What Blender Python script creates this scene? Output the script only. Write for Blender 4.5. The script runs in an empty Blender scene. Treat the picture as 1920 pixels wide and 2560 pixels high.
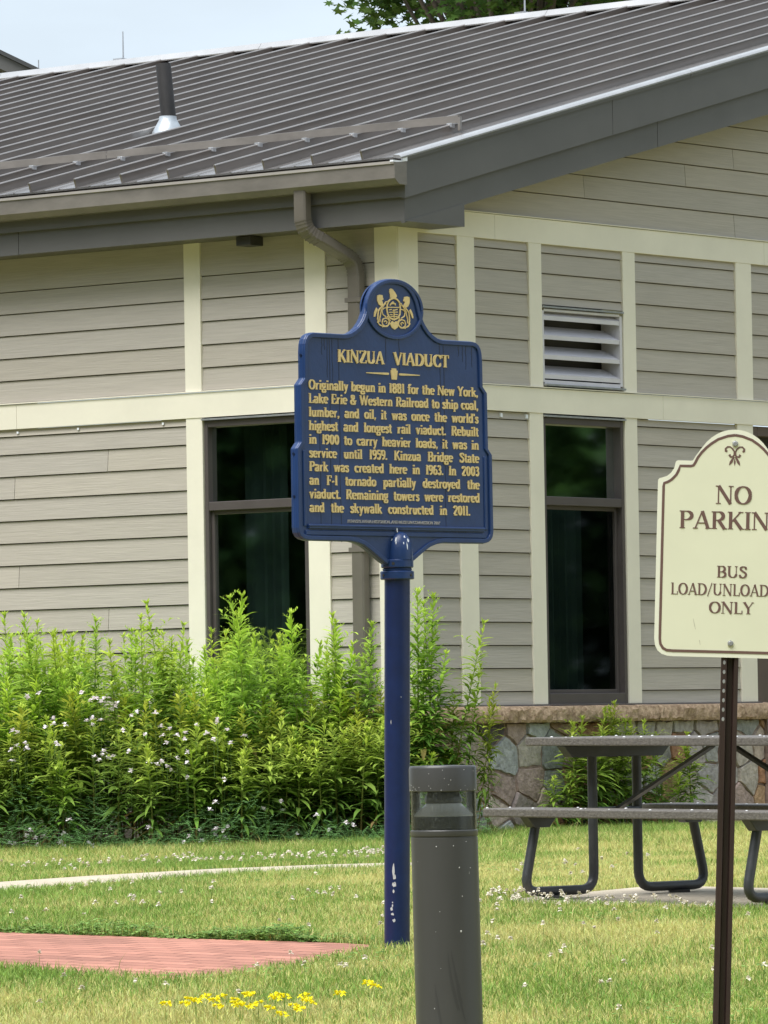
import bpy, bmesh, math, random
import numpy as np
from mathutils import Vector, Matrix

random.seed(7); rng = np.random.default_rng(7)
D = bpy.data; SC = bpy.context.scene; COL = SC.collection
R = math.radians

# ------------------------------------------------------------------ camera, sky, sun, exposure
CAMZ = 0.759
PITCH, ROLL = 0.03834, 0.016537
fw = np.array([0, math.cos(PITCH), math.sin(PITCH)]); u0 = np.array([0, -math.sin(PITCH), math.cos(PITCH)])
cx = math.cos(ROLL)*np.array([1., 0, 0]) - math.sin(ROLL)*u0
cu = math.sin(ROLL)*np.array([1., 0, 0]) + math.cos(ROLL)*u0
cam = D.cameras.new('camera'); camo = D.objects.new('camera', cam); COL.objects.link(camo)
cam.sensor_fit = 'VERTICAL'; cam.sensor_height = 36; cam.sensor_width = 27
cam.lens = 13866.8/2560*36; cam.clip_start = 0.5; cam.clip_end = 1500
m = Matrix.Identity(4)
for i in range(3):
    m[i][0] = cx[i]; m[i][1] = cu[i]; m[i][2] = -fw[i]
m.translation = (0, 0, CAMZ)
camo.matrix_world = m; SC.camera = camo

SUN_DIR = Vector((-0.48, -0.46, 1.30)).normalized()          # towards the sun: high, behind and left of the camera
sun_el = math.asin(SUN_DIR.z); sun_az = math.atan2(SUN_DIR.x, SUN_DIR.y)
w = D.worlds.new('World'); SC.world = w; w.use_nodes = True
nt = w.node_tree; nt.nodes.clear()
sky = nt.nodes.new('ShaderNodeTexSky'); sky.sky_type = 'NISHITA'; sky.sun_disc = False
sky.sun_elevation = sun_el; sky.sun_rotation = sun_az; sky.air_density = 1.0; sky.dust_density = 3.0; sky.ozone_density = 1.0
hs = nt.nodes.new('ShaderNodeHueSaturation'); hs.inputs['Saturation'].default_value = 0.40
veil = nt.nodes.new('ShaderNodeMixRGB'); veil.inputs[0].default_value = 0.60; veil.inputs[2].default_value = (7.9, 9.3, 10.6, 1)   # thin bright overcast
bg = nt.nodes.new('ShaderNodeBackground'); bg.inputs[1].default_value = 0.064
out = nt.nodes.new('ShaderNodeOutputWorld')
tcw = nt.nodes.new('ShaderNodeTexCoord'); mpw = nt.nodes.new('ShaderNodeMapping'); mpw.inputs['Scale'].default_value = (2, 2, 6)
cln = nt.nodes.new('ShaderNodeTexNoise'); cln.inputs['Scale'].default_value = 2.6; cln.inputs['Detail'].default_value = 6
clr = nt.nodes.new('ShaderNodeMapRange'); clr.inputs[1].default_value = .35; clr.inputs[2].default_value = .65; clr.inputs[3].default_value = .42; clr.inputs[4].default_value = .78
nt.links.new(tcw.outputs['Generated'], mpw.inputs[0]); nt.links.new(mpw.outputs[0], cln.inputs['Vector']); nt.links.new(cln.outputs[0], clr.inputs[0]); nt.links.new(clr.outputs[0], veil.inputs[0])
nt.links.new(sky.outputs[0], hs.inputs['Color']); nt.links.new(hs.outputs[0], veil.inputs[1])
nt.links.new(veil.outputs[0], bg.inputs[0]); nt.links.new(bg.outputs[0], out.inputs[0])
sl = D.lights.new('sun', 'SUN'); sl.energy = 2.4; sl.angle = R(45); sl.color = (1, .98, .945)
so = D.objects.new('sun', sl); COL.objects.link(so)
so.rotation_euler = (-SUN_DIR).to_track_quat('-Z', 'Y').to_euler()
SC.view_settings.view_transform = 'Standard'; SC.view_settings.look = 'None'
SC.view_settings.exposure = 1.02; SC.view_settings.gamma = 1.0

def ray(x, y):                                                    # pixel of the 1920x2560 photograph -> direction per metre of depth
    return fw + cx*(x-960)/13866.8 - cu*(y-1280)/13866.8
def at(x, y, Z):
    p = ray(x, y)*Z; return Vector((p[0], p[1], p[2]+CAMZ))

# ------------------------------------------------------------------ materials
def lin(r, g, b): return tuple(((c/255/12.92) if c/255 <= .04045 else ((c/255+.055)/1.055)**2.4) for c in (r, g, b))
def mat(name, col, rough=.6, metal=0, var=.0, vscale=4, vcol=None, bump=0, bscale=40, stretch=(1, 1, 1), spec=.5, detail=5, streak=None):
    M = D.materials.new(name); M.use_nodes = True; n = M.node_tree.nodes; l = M.node_tree.links
    p = n['Principled BSDF']; p.inputs['Roughness'].default_value = rough; p.inputs['Metallic'].default_value = metal
    p.inputs['Specular IOR Level'].default_value = spec; p.inputs['Base Color'].default_value = (*col, 1)
    tc = n.new('ShaderNodeTexCoord'); mp = n.new('ShaderNodeMapping'); mp.inputs['Scale'].default_value = stretch
    l.new(tc.outputs['Object'], mp.inputs[0])
    if var or vcol:
        nz = n.new('ShaderNodeTexNoise'); nz.inputs['Scale'].default_value = vscale; nz.inputs['Detail'].default_value = detail
        nz.inputs['Roughness'].default_value = .62
        l.new(mp.outputs[0], nz.inputs['Vector'])
        cr = n.new('ShaderNodeValToRGB')
        a = tuple(max(0, c*(1-var)) for c in col); b = vcol or tuple(min(1, c*(1+var)) for c in col)
        cr.color_ramp.elements[0].position = .3; cr.color_ramp.elements[0].color = (*a, 1)
        cr.color_ramp.elements[1].position = .72; cr.color_ramp.elements[1].color = (*b, 1)
        l.new(nz.outputs[0], cr.inputs[0]); l.new(cr.outputs[0], p.inputs['Base Color'])
        M['cr'] = cr.name
    if bump:
        nb = n.new('ShaderNodeTexNoise'); nb.inputs['Scale'].default_value = bscale; nb.inputs['Detail'].default_value = 6
        l.new(mp.outputs[0], nb.inputs['Vector'])
        bp = n.new('ShaderNodeBump'); bp.inputs['Strength'].default_value = bump; bp.inputs['Distance'].default_value = .01
        l.new(nb.outputs[0], bp.inputs['Height']); l.new(bp.outputs[0], p.inputs['Normal'])
    return M
def attr_mat(name, rough=.6, transl=0., bump=0, bscale=30, spec=.3, var=0, vscale=20):
    M = D.materials.new(name); M.use_nodes = True; n = M.node_tree.nodes; l = M.node_tree.links
    p = n['Principled BSDF']; p.inputs['Roughness'].default_value = rough; p.inputs['Specular IOR Level'].default_value = spec
    a = n.new('ShaderNodeAttribute'); a.attribute_name = 'Col'; c = a.outputs['Color']
    tc = n.new('ShaderNodeTexCoord')
    if var:
        nz = n.new('ShaderNodeTexNoise'); nz.inputs['Scale'].default_value = vscale; nz.inputs['Detail'].default_value = 6
        l.new(tc.outputs['Object'], nz.inputs['Vector'])
        mr = n.new('ShaderNodeMapRange'); mr.inputs[1].default_value = .25; mr.inputs[2].default_value = .75
        mr.inputs[3].default_value = 1-var; mr.inputs[4].default_value = 1+var; l.new(nz.outputs[0], mr.inputs[0])
        mx = n.new('ShaderNodeVectorMath'); mx.operation = 'SCALE'; l.new(c, mx.inputs[0]); l.new(mr.outputs[0], mx.inputs['Scale']); c = mx.outputs[0]
    l.new(c, p.inputs['Base Color'])
    if bump:
        nb = n.new('ShaderNodeTexNoise'); nb.inputs['Scale'].default_value = bscale; nb.inputs['Detail'].default_value = 8
        l.new(tc.outputs['Object'], nb.inputs['Vector'])
        bp = n.new('ShaderNodeBump'); bp.inputs['Strength'].default_value = bump; bp.inputs['Distance'].default_value = .02
        l.new(nb.outputs[0], bp.inputs['Height']); l.new(bp.outputs[0], p.inputs['Normal'])
    if transl:
        t = n.new('ShaderNodeBsdfTranslucent'); l.new(c, t.inputs[0])
        mx = n.new('ShaderNodeMixShader'); mx.inputs[0].default_value = transl
        o = n['Material Output']; l.new(p.outputs[0], mx.inputs[1]); l.new(t.outputs[0], mx.inputs[2]); l.new(mx.outputs[0], o.inputs[0])
    return M

SIDING = mat('siding_paint', (.425, .388, .338), .75, var=.09, vscale=1.3, bump=.22, bscale=2.2, stretch=(2, 2, 48))
TRIM = mat('trim_paint', (.79, .745, .625), .65, var=.05, vscale=2, bump=.05, bscale=60)
ROOF = mat('roof_paint', (.112, .094, .082), .30, var=.22, vscale=3, stretch=(1, .4, 1), spec=.6)
ROOF.node_tree.nodes['Principled BSDF'].inputs['Coat Weight'].default_value = 1; ROOF.node_tree.nodes['Principled BSDF'].inputs['Coat Roughness'].default_value = .06; ROOF.node_tree.nodes['Principled BSDF'].inputs['Coat IOR'].default_value = 1.7
PAN_SHEEN = mat('roof_pan_sky_sheen', (.40, .375, .36), .22, metal=.75, var=.25, vscale=4, stretch=(1, .3, 1))  # roof colour lightened to imitate sky reflected along the pans
SEAM_GLINT = mat('seam_cap_sky_glint', (.46, .42, .395), .28, metal=.75, var=.12, vscale=6)  # paler than the roof paint: sky glint put into the seam-top colour
EDGE_GLINT = mat('roof_edge_sky_glint', (.62, .60, .59), .26, metal=.7, var=.12, vscale=3, spec=.8)  # bright colour standing in for sky reflection on ridge cap and rake edge
FASCIA = mat('fascia_metal', (.125, .122, .121), .42, var=.10, vscale=1.3, bump=.05, bscale=2.5, spec=.5)
GUTTER = mat('gutter_metal', (.182, .166, .150), .45, var=.22, vscale=5, stretch=(.6, .6, 1.5), spec=.5)
GUTLIP = mat('gutter_lip', (.34, .315, .295), .45, var=.1, vscale=6)
DOWNSP = mat('downspout_metal', (.145, .129, .110), .42, var=.12, vscale=3)
WINFR = mat('window_frame', (.085, .072, .070), .4, var=.1, vscale=5)
LOUV = mat('louver_metal', (.62, .60, .63), .45, var=.06, vscale=6)
BACK = mat('wall_backing', (.16, .14, .115), .9)
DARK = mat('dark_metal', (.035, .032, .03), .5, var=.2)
DOORP = mat('door_paint', (.115, .085, .072), .55, var=.1)
GALV = mat('galvanised', (.47, .48, .50), .35, metal=.6, var=.15, vscale=30)
LEAD = mat('lead_flashing', (.46, .50, .54), .38, metal=.35, var=.25, vscale=14, bump=.3, bscale=20)
PIPE = mat('vent_pipe_iron', (.028, .026, .026), .6, var=.5, vscale=9, stretch=(1, 1, .3))
LEDGE = mat('ledge_stone', (.40, .255, .155), .85, var=.42, vscale=26, vcol=(.62, .45, .31), bump=1.0, bscale=42)
MORTAR = mat('mortar', (.31, .225, .185), .95, var=.25, vscale=18, bump=.6, bscale=60)
STONE = attr_mat('field_stone', .85, bump=.7, bscale=34, var=.32, vscale=22)
CONC = mat('concrete', (.50, .43, .33), .9, var=.14, vscale=6, bump=.3, bscale=60)
MBLUE = mat('marker_blue', (.0140, .041, .140), .36, var=.16, vscale=5, bump=.10, bscale=45, spec=.5)
PBLUE = mat('post_blue', (.0048, .0175, .086), .40, var=.18, vscale=12, bump=.10, bscale=60, spec=.5)
DRIP = mat('wet_blue', (.006, .014, .045), .35)
GOLD = mat('letter_gold', (.76, .575, .255), .5, var=.10, vscale=60)
PALE = mat('letter_pale', (.42, .40, .40), .5)
CHIP = mat('paint_chip', (.50, .51, .53), .8)
BIRD = mat('white_dropping', (.78, .80, .86), .7)
SIGNC = mat('sign_cream', (.76, .76, .575), .5, var=.03, vscale=5)
SIGNE = mat('sign_edge_cream', (.82, .82, .68), .5, var=.02, vscale=5)
SIGNB = mat('sign_brown', (.155, .088, .074), .5)
POSTB = mat('post_brown', (.036, .021, .018), .38, var=.3, vscale=14, stretch=(1, 1, .2), spec=.6)
BOLG = mat('bollard_grey', (.062, .062, .062), .38, var=.10, vscale=5, stretch=(1, 1, .25), spec=.5)
BOLD_ = mat('bollard_inner', (.03, .031, .032), .4)
BOLREF = mat('bollard_reflector', (.66, .65, .65), .35)
TUBE = mat('table_tube', (.040, .042, .046), .42, var=.2, vscale=20, spec=.6)
PLANK = mat('weathered_plank', (.135, .122, .110), .55, var=.38, vscale=7, stretch=(1.2, 14, 14), bump=.35, bscale=9)
DOT = mat('water_drop', (.80, .80, .80), .3)
BARK = mat('bark', (.13, .105, .085), .9, var=.3, vscale=8, stretch=(1, 1, .3), bump=.7, bscale=20)
LEAF = attr_mat('leaf', .62, .38, spec=.18)
GRASS = attr_mat('grass_blade', .6, .30, spec=.2)
STEM = attr_mat('stem', .7, 0, spec=.2)
PETAL = attr_mat('petal', .7, .25, spec=.1)
SOIL = mat('bed_soil', (.075, .055, .035), .95, var=.4, vscale=9, bump=.6, bscale=20)

def glass_mat():
    M = D.materials.new('window_glass'); M.use_nodes = True; n = M.node_tree.nodes; l = M.node_tree.links
    n.remove(n['Principled BSDF'])
    t = n.new('ShaderNodeBsdfTransparent'); t.inputs[0].default_value = (.40, .48, .46, 1)
    g = n.new('ShaderNodeBsdfGlossy'); g.inputs['Roughness'].default_value = .035; g.inputs[0].default_value = (.74, .82, .80, 1)
    f = n.new('ShaderNodeFresnel'); f.inputs[0].default_value = 1.55
    mx = n.new('ShaderNodeMixShader'); l.new(f.outputs[0], mx.inputs[0]); l.new(t.outputs[0], mx.inputs[1]); l.new(g.outputs[0], mx.inputs[2])
    l.new(mx.outputs[0], n['Material Output'].inputs[0]); return M
GLASS = glass_mat()
def clear_mat():
    M = D.materials.new('bollard_lens'); M.use_nodes = True; n = M.node_tree.nodes; l = M.node_tree.links
    n.remove(n['Principled BSDF'])
    t = n.new('ShaderNodeBsdfTransparent'); t.inputs[0].default_value = (.94, .955, .945, 1)
    g = n.new('ShaderNodeBsdfGlossy'); g.inputs['Roughness'].default_value = .12
    d = n.new('ShaderNodeBsdfDiffuse'); d.inputs[0].default_value = (.75, .82, .76, 1)
    f = n.new('ShaderNodeFresnel'); f.inputs[0].default_value = 1.42
    tc = n.new('ShaderNodeTexCoord'); nz = n.new('ShaderNodeTexNoise'); nz.inputs['Scale'].default_value = 260; nz.inputs['Detail'].default_value = 3
    l.new(tc.outputs['Object'], nz.inputs['Vector'])
    mr = n.new('ShaderNodeMapRange'); mr.inputs[1].default_value = .5; mr.inputs[2].default_value = .75; mr.inputs[3].default_value = .02; mr.inputs[4].default_value = .11
    l.new(nz.outputs[0], mr.inputs[0])
    m1 = n.new('ShaderNodeMixShader'); l.new(mr.outputs[0], m1.inputs[0]); l.new(t.outputs[0], m1.inputs[1]); l.new(d.outputs[0], m1.inputs[2])
    m2 = n.new('ShaderNodeMixShader'); l.new(f.outputs[0], m2.inputs[0]); l.new(m1.outputs[0], m2.inputs[1]); l.new(g.outputs[0], m2.inputs[2])
    l.new(m2.outputs[0], n['Material Output'].inputs[0]); return M
LENS = clear_mat()

# ------------------------------------------------------------------ mesh helpers
def tag(o, label=None, cat=None, group=None, kind=None):
    if label: o['label'] = label
    if cat: o['category'] = cat
    if group: o['group'] = group
    if kind: o['kind'] = kind
    return o
def empty(name, loc=(0, 0, 0), rz=0):
    o = D.objects.new(name, None); COL.objects.link(o); o.location = loc; o.rotation_euler = (0, 0, rz); o.empty_display_size = .1
    return o
class MB:
    def __init__(s): s.v = []; s.f = []; s.m = []; s.c = {}
    def add(s, vs, fs, mi=0, col=None):
        b = len(s.v); s.v += [tuple(v) for v in vs]
        s.f += [tuple(b+i for i in f) for f in fs]; s.m += [mi]*len(fs)
        if col is not None:
            for i in range(len(vs)): s.c[b+i] = col
    def box(s, a, b, mi=0):
        x0, y0, z0 = a; x1, y1, z1 = b
        s.add([(x0, y0, z0), (x1, y0, z0), (x1, y1, z0), (x0, y1, z0), (x0, y0, z1), (x1, y0, z1), (x1, y1, z1), (x0, y1, z1)],
              [(0, 3, 2, 1), (4, 5, 6, 7), (0, 1, 5, 4), (1, 2, 6, 5), (2, 3, 7, 6), (3, 0, 4, 7)], mi)
    def hexa(s, p, mi=0):                                      # eight corners: bottom four then top four
        s.add(p, [(0, 3, 2, 1), (4, 5, 6, 7), (0, 1, 5, 4), (1, 2, 6, 5), (2, 3, 7, 6), (3, 0, 4, 7)], mi)
    def prism(s, poly, fa, fb, mi=0):                          # polygon + two functions mapping (a,b)->xyz for the two ends
        n = len(poly); s.add([fa(*p) for p in poly]+[fb(*p) for p in poly],
                             [tuple(range(n))[::-1], tuple(range(n, 2*n))]+[(i, (i+1) % n, n+(i+1) % n, n+i) for i in range(n)], mi)
    def tube(s, pts, rad, n=10, mi=0, caps=True, col=None, sq=None):
        pts = [Vector(p) for p in pts]; k = len(pts); rad = rad if hasattr(rad, '__len__') else [rad]*k
        rings = []; up = None
        for i, p in enumerate(pts):
            d = (pts[min(i+1, k-1)]-pts[max(i-1, 0)]).normalized()
            if up is None:
                up = Vector((0, 0, 1)) if abs(d.z) < .9 else Vector((1, 0, 0))
            a = (up-d*up.dot(d)).normalized(); up = a; b = d.cross(a)
            if sq:
                w_, h_ = sq; c_ = .012
                prof = [(-w_+c_, -h_), (w_-c_, -h_), (w_, -h_+c_), (w_, h_-c_), (w_-c_, h_), (-w_+c_, h_), (-w_, h_-c_), (-w_, -h_+c_)]
                rings.append([p+a*q[0]*rad[i]+b*q[1]*rad[i] for q in prof])
            else:
                rings.append([p+(a*math.cos(2*math.pi*j/n)+b*math.sin(2*math.pi*j/n))*rad[i] for j in range(n)])
        n = len(rings[0]); vs = [v for r in rings for v in r]
        fs = [(i*n+j, i*n+(j+1) % n, (i+1)*n+(j+1) % n, (i+1)*n+j) for i in range(k-1) for j in range(n)]
        if caps: fs += [tuple(range(n))[::-1], tuple(range((k-1)*n, k*n))]
        s.add(vs, fs, mi, col)
    def lathe(s, prof, n=32, o=(0, 0, 0), mi=0, sx=1, sy=1):
        vs = [(o[0]+r*sx*math.cos(2*math.pi*j/n), o[1]+r*sy*math.sin(2*math.pi*j/n), o[2]+z) for r, z in prof for j in range(n)]
        k = len(prof); fs = [(i*n+j, i*n+(j+1) % n, (i+1)*n+(j+1) % n, (i+1)*n+j) for i in range(k-1) for j in range(n)]
        fs += [tuple(range(n))[::-1], tuple(range((k-1)*n, k*n))]
        s.add(vs, fs, mi)
    def build(s, name, mats, parent=None, smooth=False, loc=None, bevel=0, seg=2):
        me = D.meshes.new(name); me.from_pydata(s.v, [], s.f)
        for M in (mats if isinstance(mats, (list, tuple)) else [mats]): me.materials.append(M)
        me.polygons.foreach_set('material_index', s.m)
        if s.c:
            ca = me.color_attributes.new('Col', 'FLOAT_COLOR', 'POINT')
            arr = np.ones((len(s.v), 4), 'f4')
            for i, c in s.c.items(): arr[i, :3] = c
            ca.data.foreach_set('color', arr.ravel())
        bm = bmesh.new(); bm.from_mesh(me); bmesh.ops.recalc_face_normals(bm, faces=bm.faces); bm.to_mesh(me); bm.free()
        if smooth: me.polygons.foreach_set('use_smooth', [True]*len(me.polygons))
        me.update()
        o = D.objects.new(name, me); COL.objects.link(o)
        if parent: o.parent = parent
        if loc: o.location = loc
        if bevel:
            b = o.modifiers.new('bevel', 'BEVEL'); b.width = bevel; b.segments = seg; b.limit_method = 'ANGLE'; b.angle_limit = R(40)
            b.harden_normals = False
        if smooth == 'auto':
            try: me.set_sharp_from_angle(angle=R(35))
            except Exception: pass
        return o
def build_split(b, name, mats, parent, **kw):
    """one object for each loose piece"""
    par = list(range(len(b.v)))
    def find(i):
        while par[i] != i: par[i] = par[par[i]]; i = par[i]
        return i
    for f in b.f:
        for i in f[1:]: par[find(i)] = find(f[0])
    groups = {}
    for f, m_ in zip(b.f, b.m): groups.setdefault(find(f[0]), []).append((f, m_))
    for fs in groups.values():
        ids = sorted({i for f, _ in fs for i in f}); mp = {i: k for k, i in enumerate(ids)}; q = MB()
        q.v = [b.v[i] for i in ids]; q.f = [tuple(mp[i] for i in f) for f, _ in fs]; q.m = [m_ for _, m_ in fs]
        q.build(name, mats, parent, **kw)
def np_mesh(name, V, pattern, nper, cols, mats, parent=None, matidx=None, smooth=False):
    """V (N*nper,3); pattern: list of faces in local indices per element"""
    N = len(V)//nper
    loc = np.array([i for f in pattern for i in f], 'i4'); tot = np.array([len(f) for f in pattern], 'i4')
    loops = (np.arange(N, dtype='i4')[:, None]*nper+loc[None]).ravel()
    tots = np.tile(tot, N); starts = np.concatenate([[0], np.cumsum(tots)[:-1]]).astype('i4')
    me = D.meshes.new(name); me.vertices.add(len(V)); me.vertices.foreach_set('co', np.asarray(V, 'f4').ravel())
    me.loops.add(len(loops)); me.loops.foreach_set('vertex_index', loops)
    me.polygons.add(len(tots)); me.polygons.foreach_set('loop_start', starts)
    for M in (mats if isinstance(mats, (list, tuple)) else [mats]): me.materials.append(M)
    if matidx is not None: me.polygons.foreach_set('material_index', np.repeat(matidx, len(pattern)).astype('i4'))
    if smooth: me.polygons.foreach_set('use_smooth', np.ones(len(tots), bool))
    ca = me.color_attributes.new('Col', 'FLOAT_COLOR', 'POINT')
    c4 = np.ones((len(V), 4), 'f4'); c4[:, :3] = cols; ca.data.foreach_set('color', c4.ravel())
    me.update(calc_edges=True); me.validate()
    o = D.objects.new(name, me); COL.objects.link(o)
    if parent: o.parent = parent
    return o
def join_np(parts):                                             # [(V, cols)] of the same layout
    return np.concatenate([p[0] for p in parts]), np.concatenate([p[1] for p in parts])
def leaf_np(base, dirv, length, width, droop, roll=None):
    """six-vertex pointed leaves with a drooping tip"""
    n = len(base); up = np.array([0, 0, 1.])
    d = dirv/np.linalg.norm(dirv, axis=1)[:, None]
    side = np.cross(d, up); side /= (np.linalg.norm(side, axis=1)[:, None]+1e-6)
    nrm = np.cross(side, d)
    if roll is not None:
        side = side*np.cos(roll)[:, None]+nrm*np.sin(roll)[:, None]
    L = length[:, None]; W = width[:, None]; dz = np.zeros((n, 3)); dz[:, 2] = -droop
    p1 = base+d*L*.34+dz*.10; p2 = base+d*L*.70+dz*.42; p3 = base+d*L+dz
    fold = nrm*W*.18
    V = np.stack([base, p1-side*W*.5+fold, p1+side*W*.5+fold, p2-side*W*.38+fold*.6, p2+side*W*.38+fold*.6, p3], 1)
    return V.reshape(-1, 3)
LEAFPAT = [(0, 2, 1), (1, 2, 4, 3), (3, 4, 5)]

# ------------------------------------------------------------------ ground
KY = np.array([-40, 0, 14, 16.4, 19.2, 22.5, 26.4, 30, 34, 36.4, 60, 300.])
KZ = np.array([-1.2, -.85, -.49, -.41, -.276, -.150, -.082, -.040, -.028, 0, .0, .0])
def gz(Y): return np.interp(Y, KY, KZ)
ys = sorted(set([-40, -20, 0, 8, 14, 60, 80, 120, 200, 300] + [round(15+.25*i, 3) for i in range(100)]))
xs = sorted(set([-200, -90, -40, -20, -10] + [round(-6+.5*i, 3) for i in range(25)] + [10, 20, 40, 90, 200]))
gm = MB(); gv = [(x, y, float(gz(y))) for y in ys for x in xs]; nx = len(xs)
gm.add(gv, [(j*nx+i, j*nx+i+1, (j+1)*nx+i+1, (j+1)*nx+i) for j in range(len(ys)-1) for i in range(nx-1)])
GROUND = mat('lawn_soil', (.20, .20, .075), .95, var=.35, vscale=1.2, vcol=(.33, .30, .12), bump=.5, bscale=30)
tag(gm.build('ground', GROUND, smooth=True), 'sloping lawn ground in front of the building', None, kind='structure')

def brick_mat():
    M = mat('brick_paving', (.50, .225, .160), .85, var=.2, vscale=2.5, bump=.25, bscale=40); n = M.node_tree.nodes; l = M.node_tree.links
    p = n['Principled BSDF']; tc = n['Texture Coordinate']; src = p.inputs['Base Color'].links[0].from_socket
    b = n.new('ShaderNodeTexBrick'); b.inputs['Scale'].default_value = 1; b.inputs['Brick Width'].default_value = .21; b.inputs['Row Height'].default_value = .105
    b.inputs['Mortar Size'].default_value = .006; b.inputs['Color1'].default_value = (1, 1, 1, 1); b.inputs['Color2'].default_value = (.70, .68, .68, 1); b.inputs['Mortar'].default_value = (.36, .33, .30, 1)
    mp = n.new('ShaderNodeMapping'); mp.inputs['Rotation'].default_value = (0, 0, R(38)); l.new(tc.outputs['Object'], mp.inputs[0]); l.new(mp.outputs[0], b.inputs['Vector'])
    mu = n.new('ShaderNodeMixRGB'); mu.blend_type = 'MULTIPLY'; mu.inputs[0].default_value = 1; l.new(src, mu.inputs[1]); l.new(b.outputs[0], mu.inputs[2]); l.new(mu.outputs[0], p.inputs['Base Color'])
    return M
BRICK = brick_mat()
def sheet(name, poly, M, dz, label):
    """polygon cut into a fine strip so that it follows the slope"""
    bm = bmesh.new(); vs = [bm.verts.new((x, y, 0)) for x, y in poly]; bm.faces.new(vs)
    for yk in np.arange(math.floor(min(p[1] for p in poly)), max(p[1] for p in poly), .25):
        bmesh.ops.bisect_plane(bm, geom=bm.verts[:]+bm.edges[:]+bm.faces[:], plane_co=(0, float(yk), 0), plane_no=(0, 1, 0))
    for v in bm.verts: v.co.z = float(gz(v.co.y))+dz
    bmesh.ops.recalc_face_normals(bm, faces=bm.faces)
    me = D.meshes.new(name); bm.to_mesh(me); bm.free(); me.materials.append(M)
    o = D.objects.new(name, me); COL.objects.link(o); return tag(o, label, None, kind='structure')
BRICKPOLY = [(-.06, 22.72), (-.14, 22.30), (-.36, 21.75), (-.62, 21.30), (-.82, 21.15), (-1.2, 21.45), (-1.62, 21.95), (-3.2, 23.6), (-7, 26.8), (-7.6, 29.0), (-3.6, 25.9), (-1.72, 24.20), (-1.3, 23.85), (-.98, 23.56), (-.6, 23.25), (-.3, 23.02)]
sheet('brick_path', BRICKPOLY, BRICK, .006, 'worn red brick paving ending in a rounded tip beside the blue marker post')
CONCPOLY = [(-6.5, 26.2), (-2.6, 27.8), (-1.95, 28.15), (-.9, 29.9), (-.2, 30.6), (.5, 31.0), (.4, 31.6), (-.35, 31.4), (-.98, 30.9), (-2.08, 29.3), (-2.8, 28.8), (-7, 27.6)]
sheet('concrete_path', CONCPOLY, CONC, .012, 'narrow pale concrete path edged by clover at the left')
PADPOLY = [(.45, 26.05), (2.9, 24.0), (3.6, 25.2), (1.32, 27.55)]
sheet('concrete_pad', PADPOLY, CONC, .010, 'pale concrete pad under the picnic table')

def inpoly(X, Y, poly):
    inside = np.zeros(len(X), bool); j = len(poly)-1
    for i in range(len(poly)):
        xi, yi = poly[i]; xj, yj = poly[j]
        c = ((yi > Y) != (yj > Y)) & (X < (xj-xi)*(Y-yi)/((yj-yi)+1e-9)+xi); inside ^= c; j = i
    return inside

# ------------------------------------------------------------------ visitor centre
YAW = .668517
CW = Vector((.11686, 36.40978, 0)); rootB = empty('visitor_center', CW, -YAW)
tag(rootB, 'grey sided building with cream trim boards and a brown standing seam metal roof', 'building')
uL = Vector((-math.cos(YAW), math.sin(YAW), 0)); uR = Vector((math.sin(YAW), math.cos(YAW), 0))
PL = lambda s, e, z: (-s, -e, z)            # left wall: distance from the corner, outward offset, height
PR = lambda s, e, z: (e, s, z)              # right (gable) wall
ROWS_LO = [.875, .972, 1.127, 1.282, 1.438, 1.597, 1.751, 1.907, 2.062, 2.217, 2.37, 2.527, 2.68, 2.806, 2.96]
ROWS_HI = [3.04, 3.195, 3.35, 3.508, 3.66, 3.815]
def siding(mb, P, regions, rows, joints=(), zcap=None):
    for s0, s1, z0, z1 in regions:
        mb.add([P(s0, -.03, z0), P(s1, -.03, z0), P(s1, -.03, z1), P(s0, -.03, z1)], [(0, 1, 2, 3)], 1)
        for zb, zt in zip(rows[:-1], rows[1:]):
            b = max(zb, z0); t = min(zt, z1)
            if t-b < .02: continue
            js = [s0]+sorted(j for j, jz in joints if s0 < j < s1 and b < jz < t)+[s1]
            for k in range(len(js)-1):
                a = js[k]+(.002 if k else 0); c = js[k+1]-(.002 if k < len(js)-2 else 0)
                th = -.0135; wob = random.uniform(-.0008, .0008)
                tt = t-(.0065 if t == zt else 0)
                mb.add([P(a, -.002+wob, b), P(c, -.002+wob, b), P(c, th, tt), P(a, th, tt), P(a, -.028, b), P(c, -.028, b), P(a, -.028, tt), P(c, -.028, tt)],
                       [(0, 1, 2, 3), (4, 5, 1, 0), (0, 3, 6, 4), (1, 5, 7, 2), (3, 2, 7, 6)], 0, (lambda g, h_: (g, g*(1-h_*.3), g*(1-h_)))(random.uniform(.955, 1.035), random.uniform(-.03, .03)))
def tone(M):
    n = M.node_tree.nodes; l = M.node_tree.links; p = n['Principled BSDF']; c = p.inputs['Base Color'].links[0].from_socket
    a = n.new('ShaderNodeAttribute'); a.attribute_name = 'Col'; v = n.new('ShaderNodeVectorMath'); v.operation = 'MULTIPLY'
    l.new(c, v.inputs[0]); l.new(a.outputs['Color'], v.inputs[1]); l.new(v.outputs[0], p.inputs['Base Color'])
tone(SIDING)
WM = [SIDING, BACK]
LJ = [(3.423, 2.447), (2.56, 2.605), (3.394, 1.82), (2.574, 1.508), (4.5, 2.2), (5.2, 1.6), (5.6, 2.6), (6.4, 2.0), (4.9, 1.3)]
mb = MB()
siding(mb, PL, [(.1, .70, .875, 2.853), (1.77, 14, .875, 2.853)], ROWS_LO, LJ)
siding(mb, PL, [(.1, 14, 3.03, 4.06)], ROWS_HI+[4.12], [(5.2, 3.3), (6.1, 3.6), (7, 3.9)])
wl = mb.build('siding_wall', WM, rootB)
mb = MB()
siding(mb, PR, [(.1, 1.50, .875, 2.853), (2.60, 4.0, .875, 2.853)], ROWS_LO, [])
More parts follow.
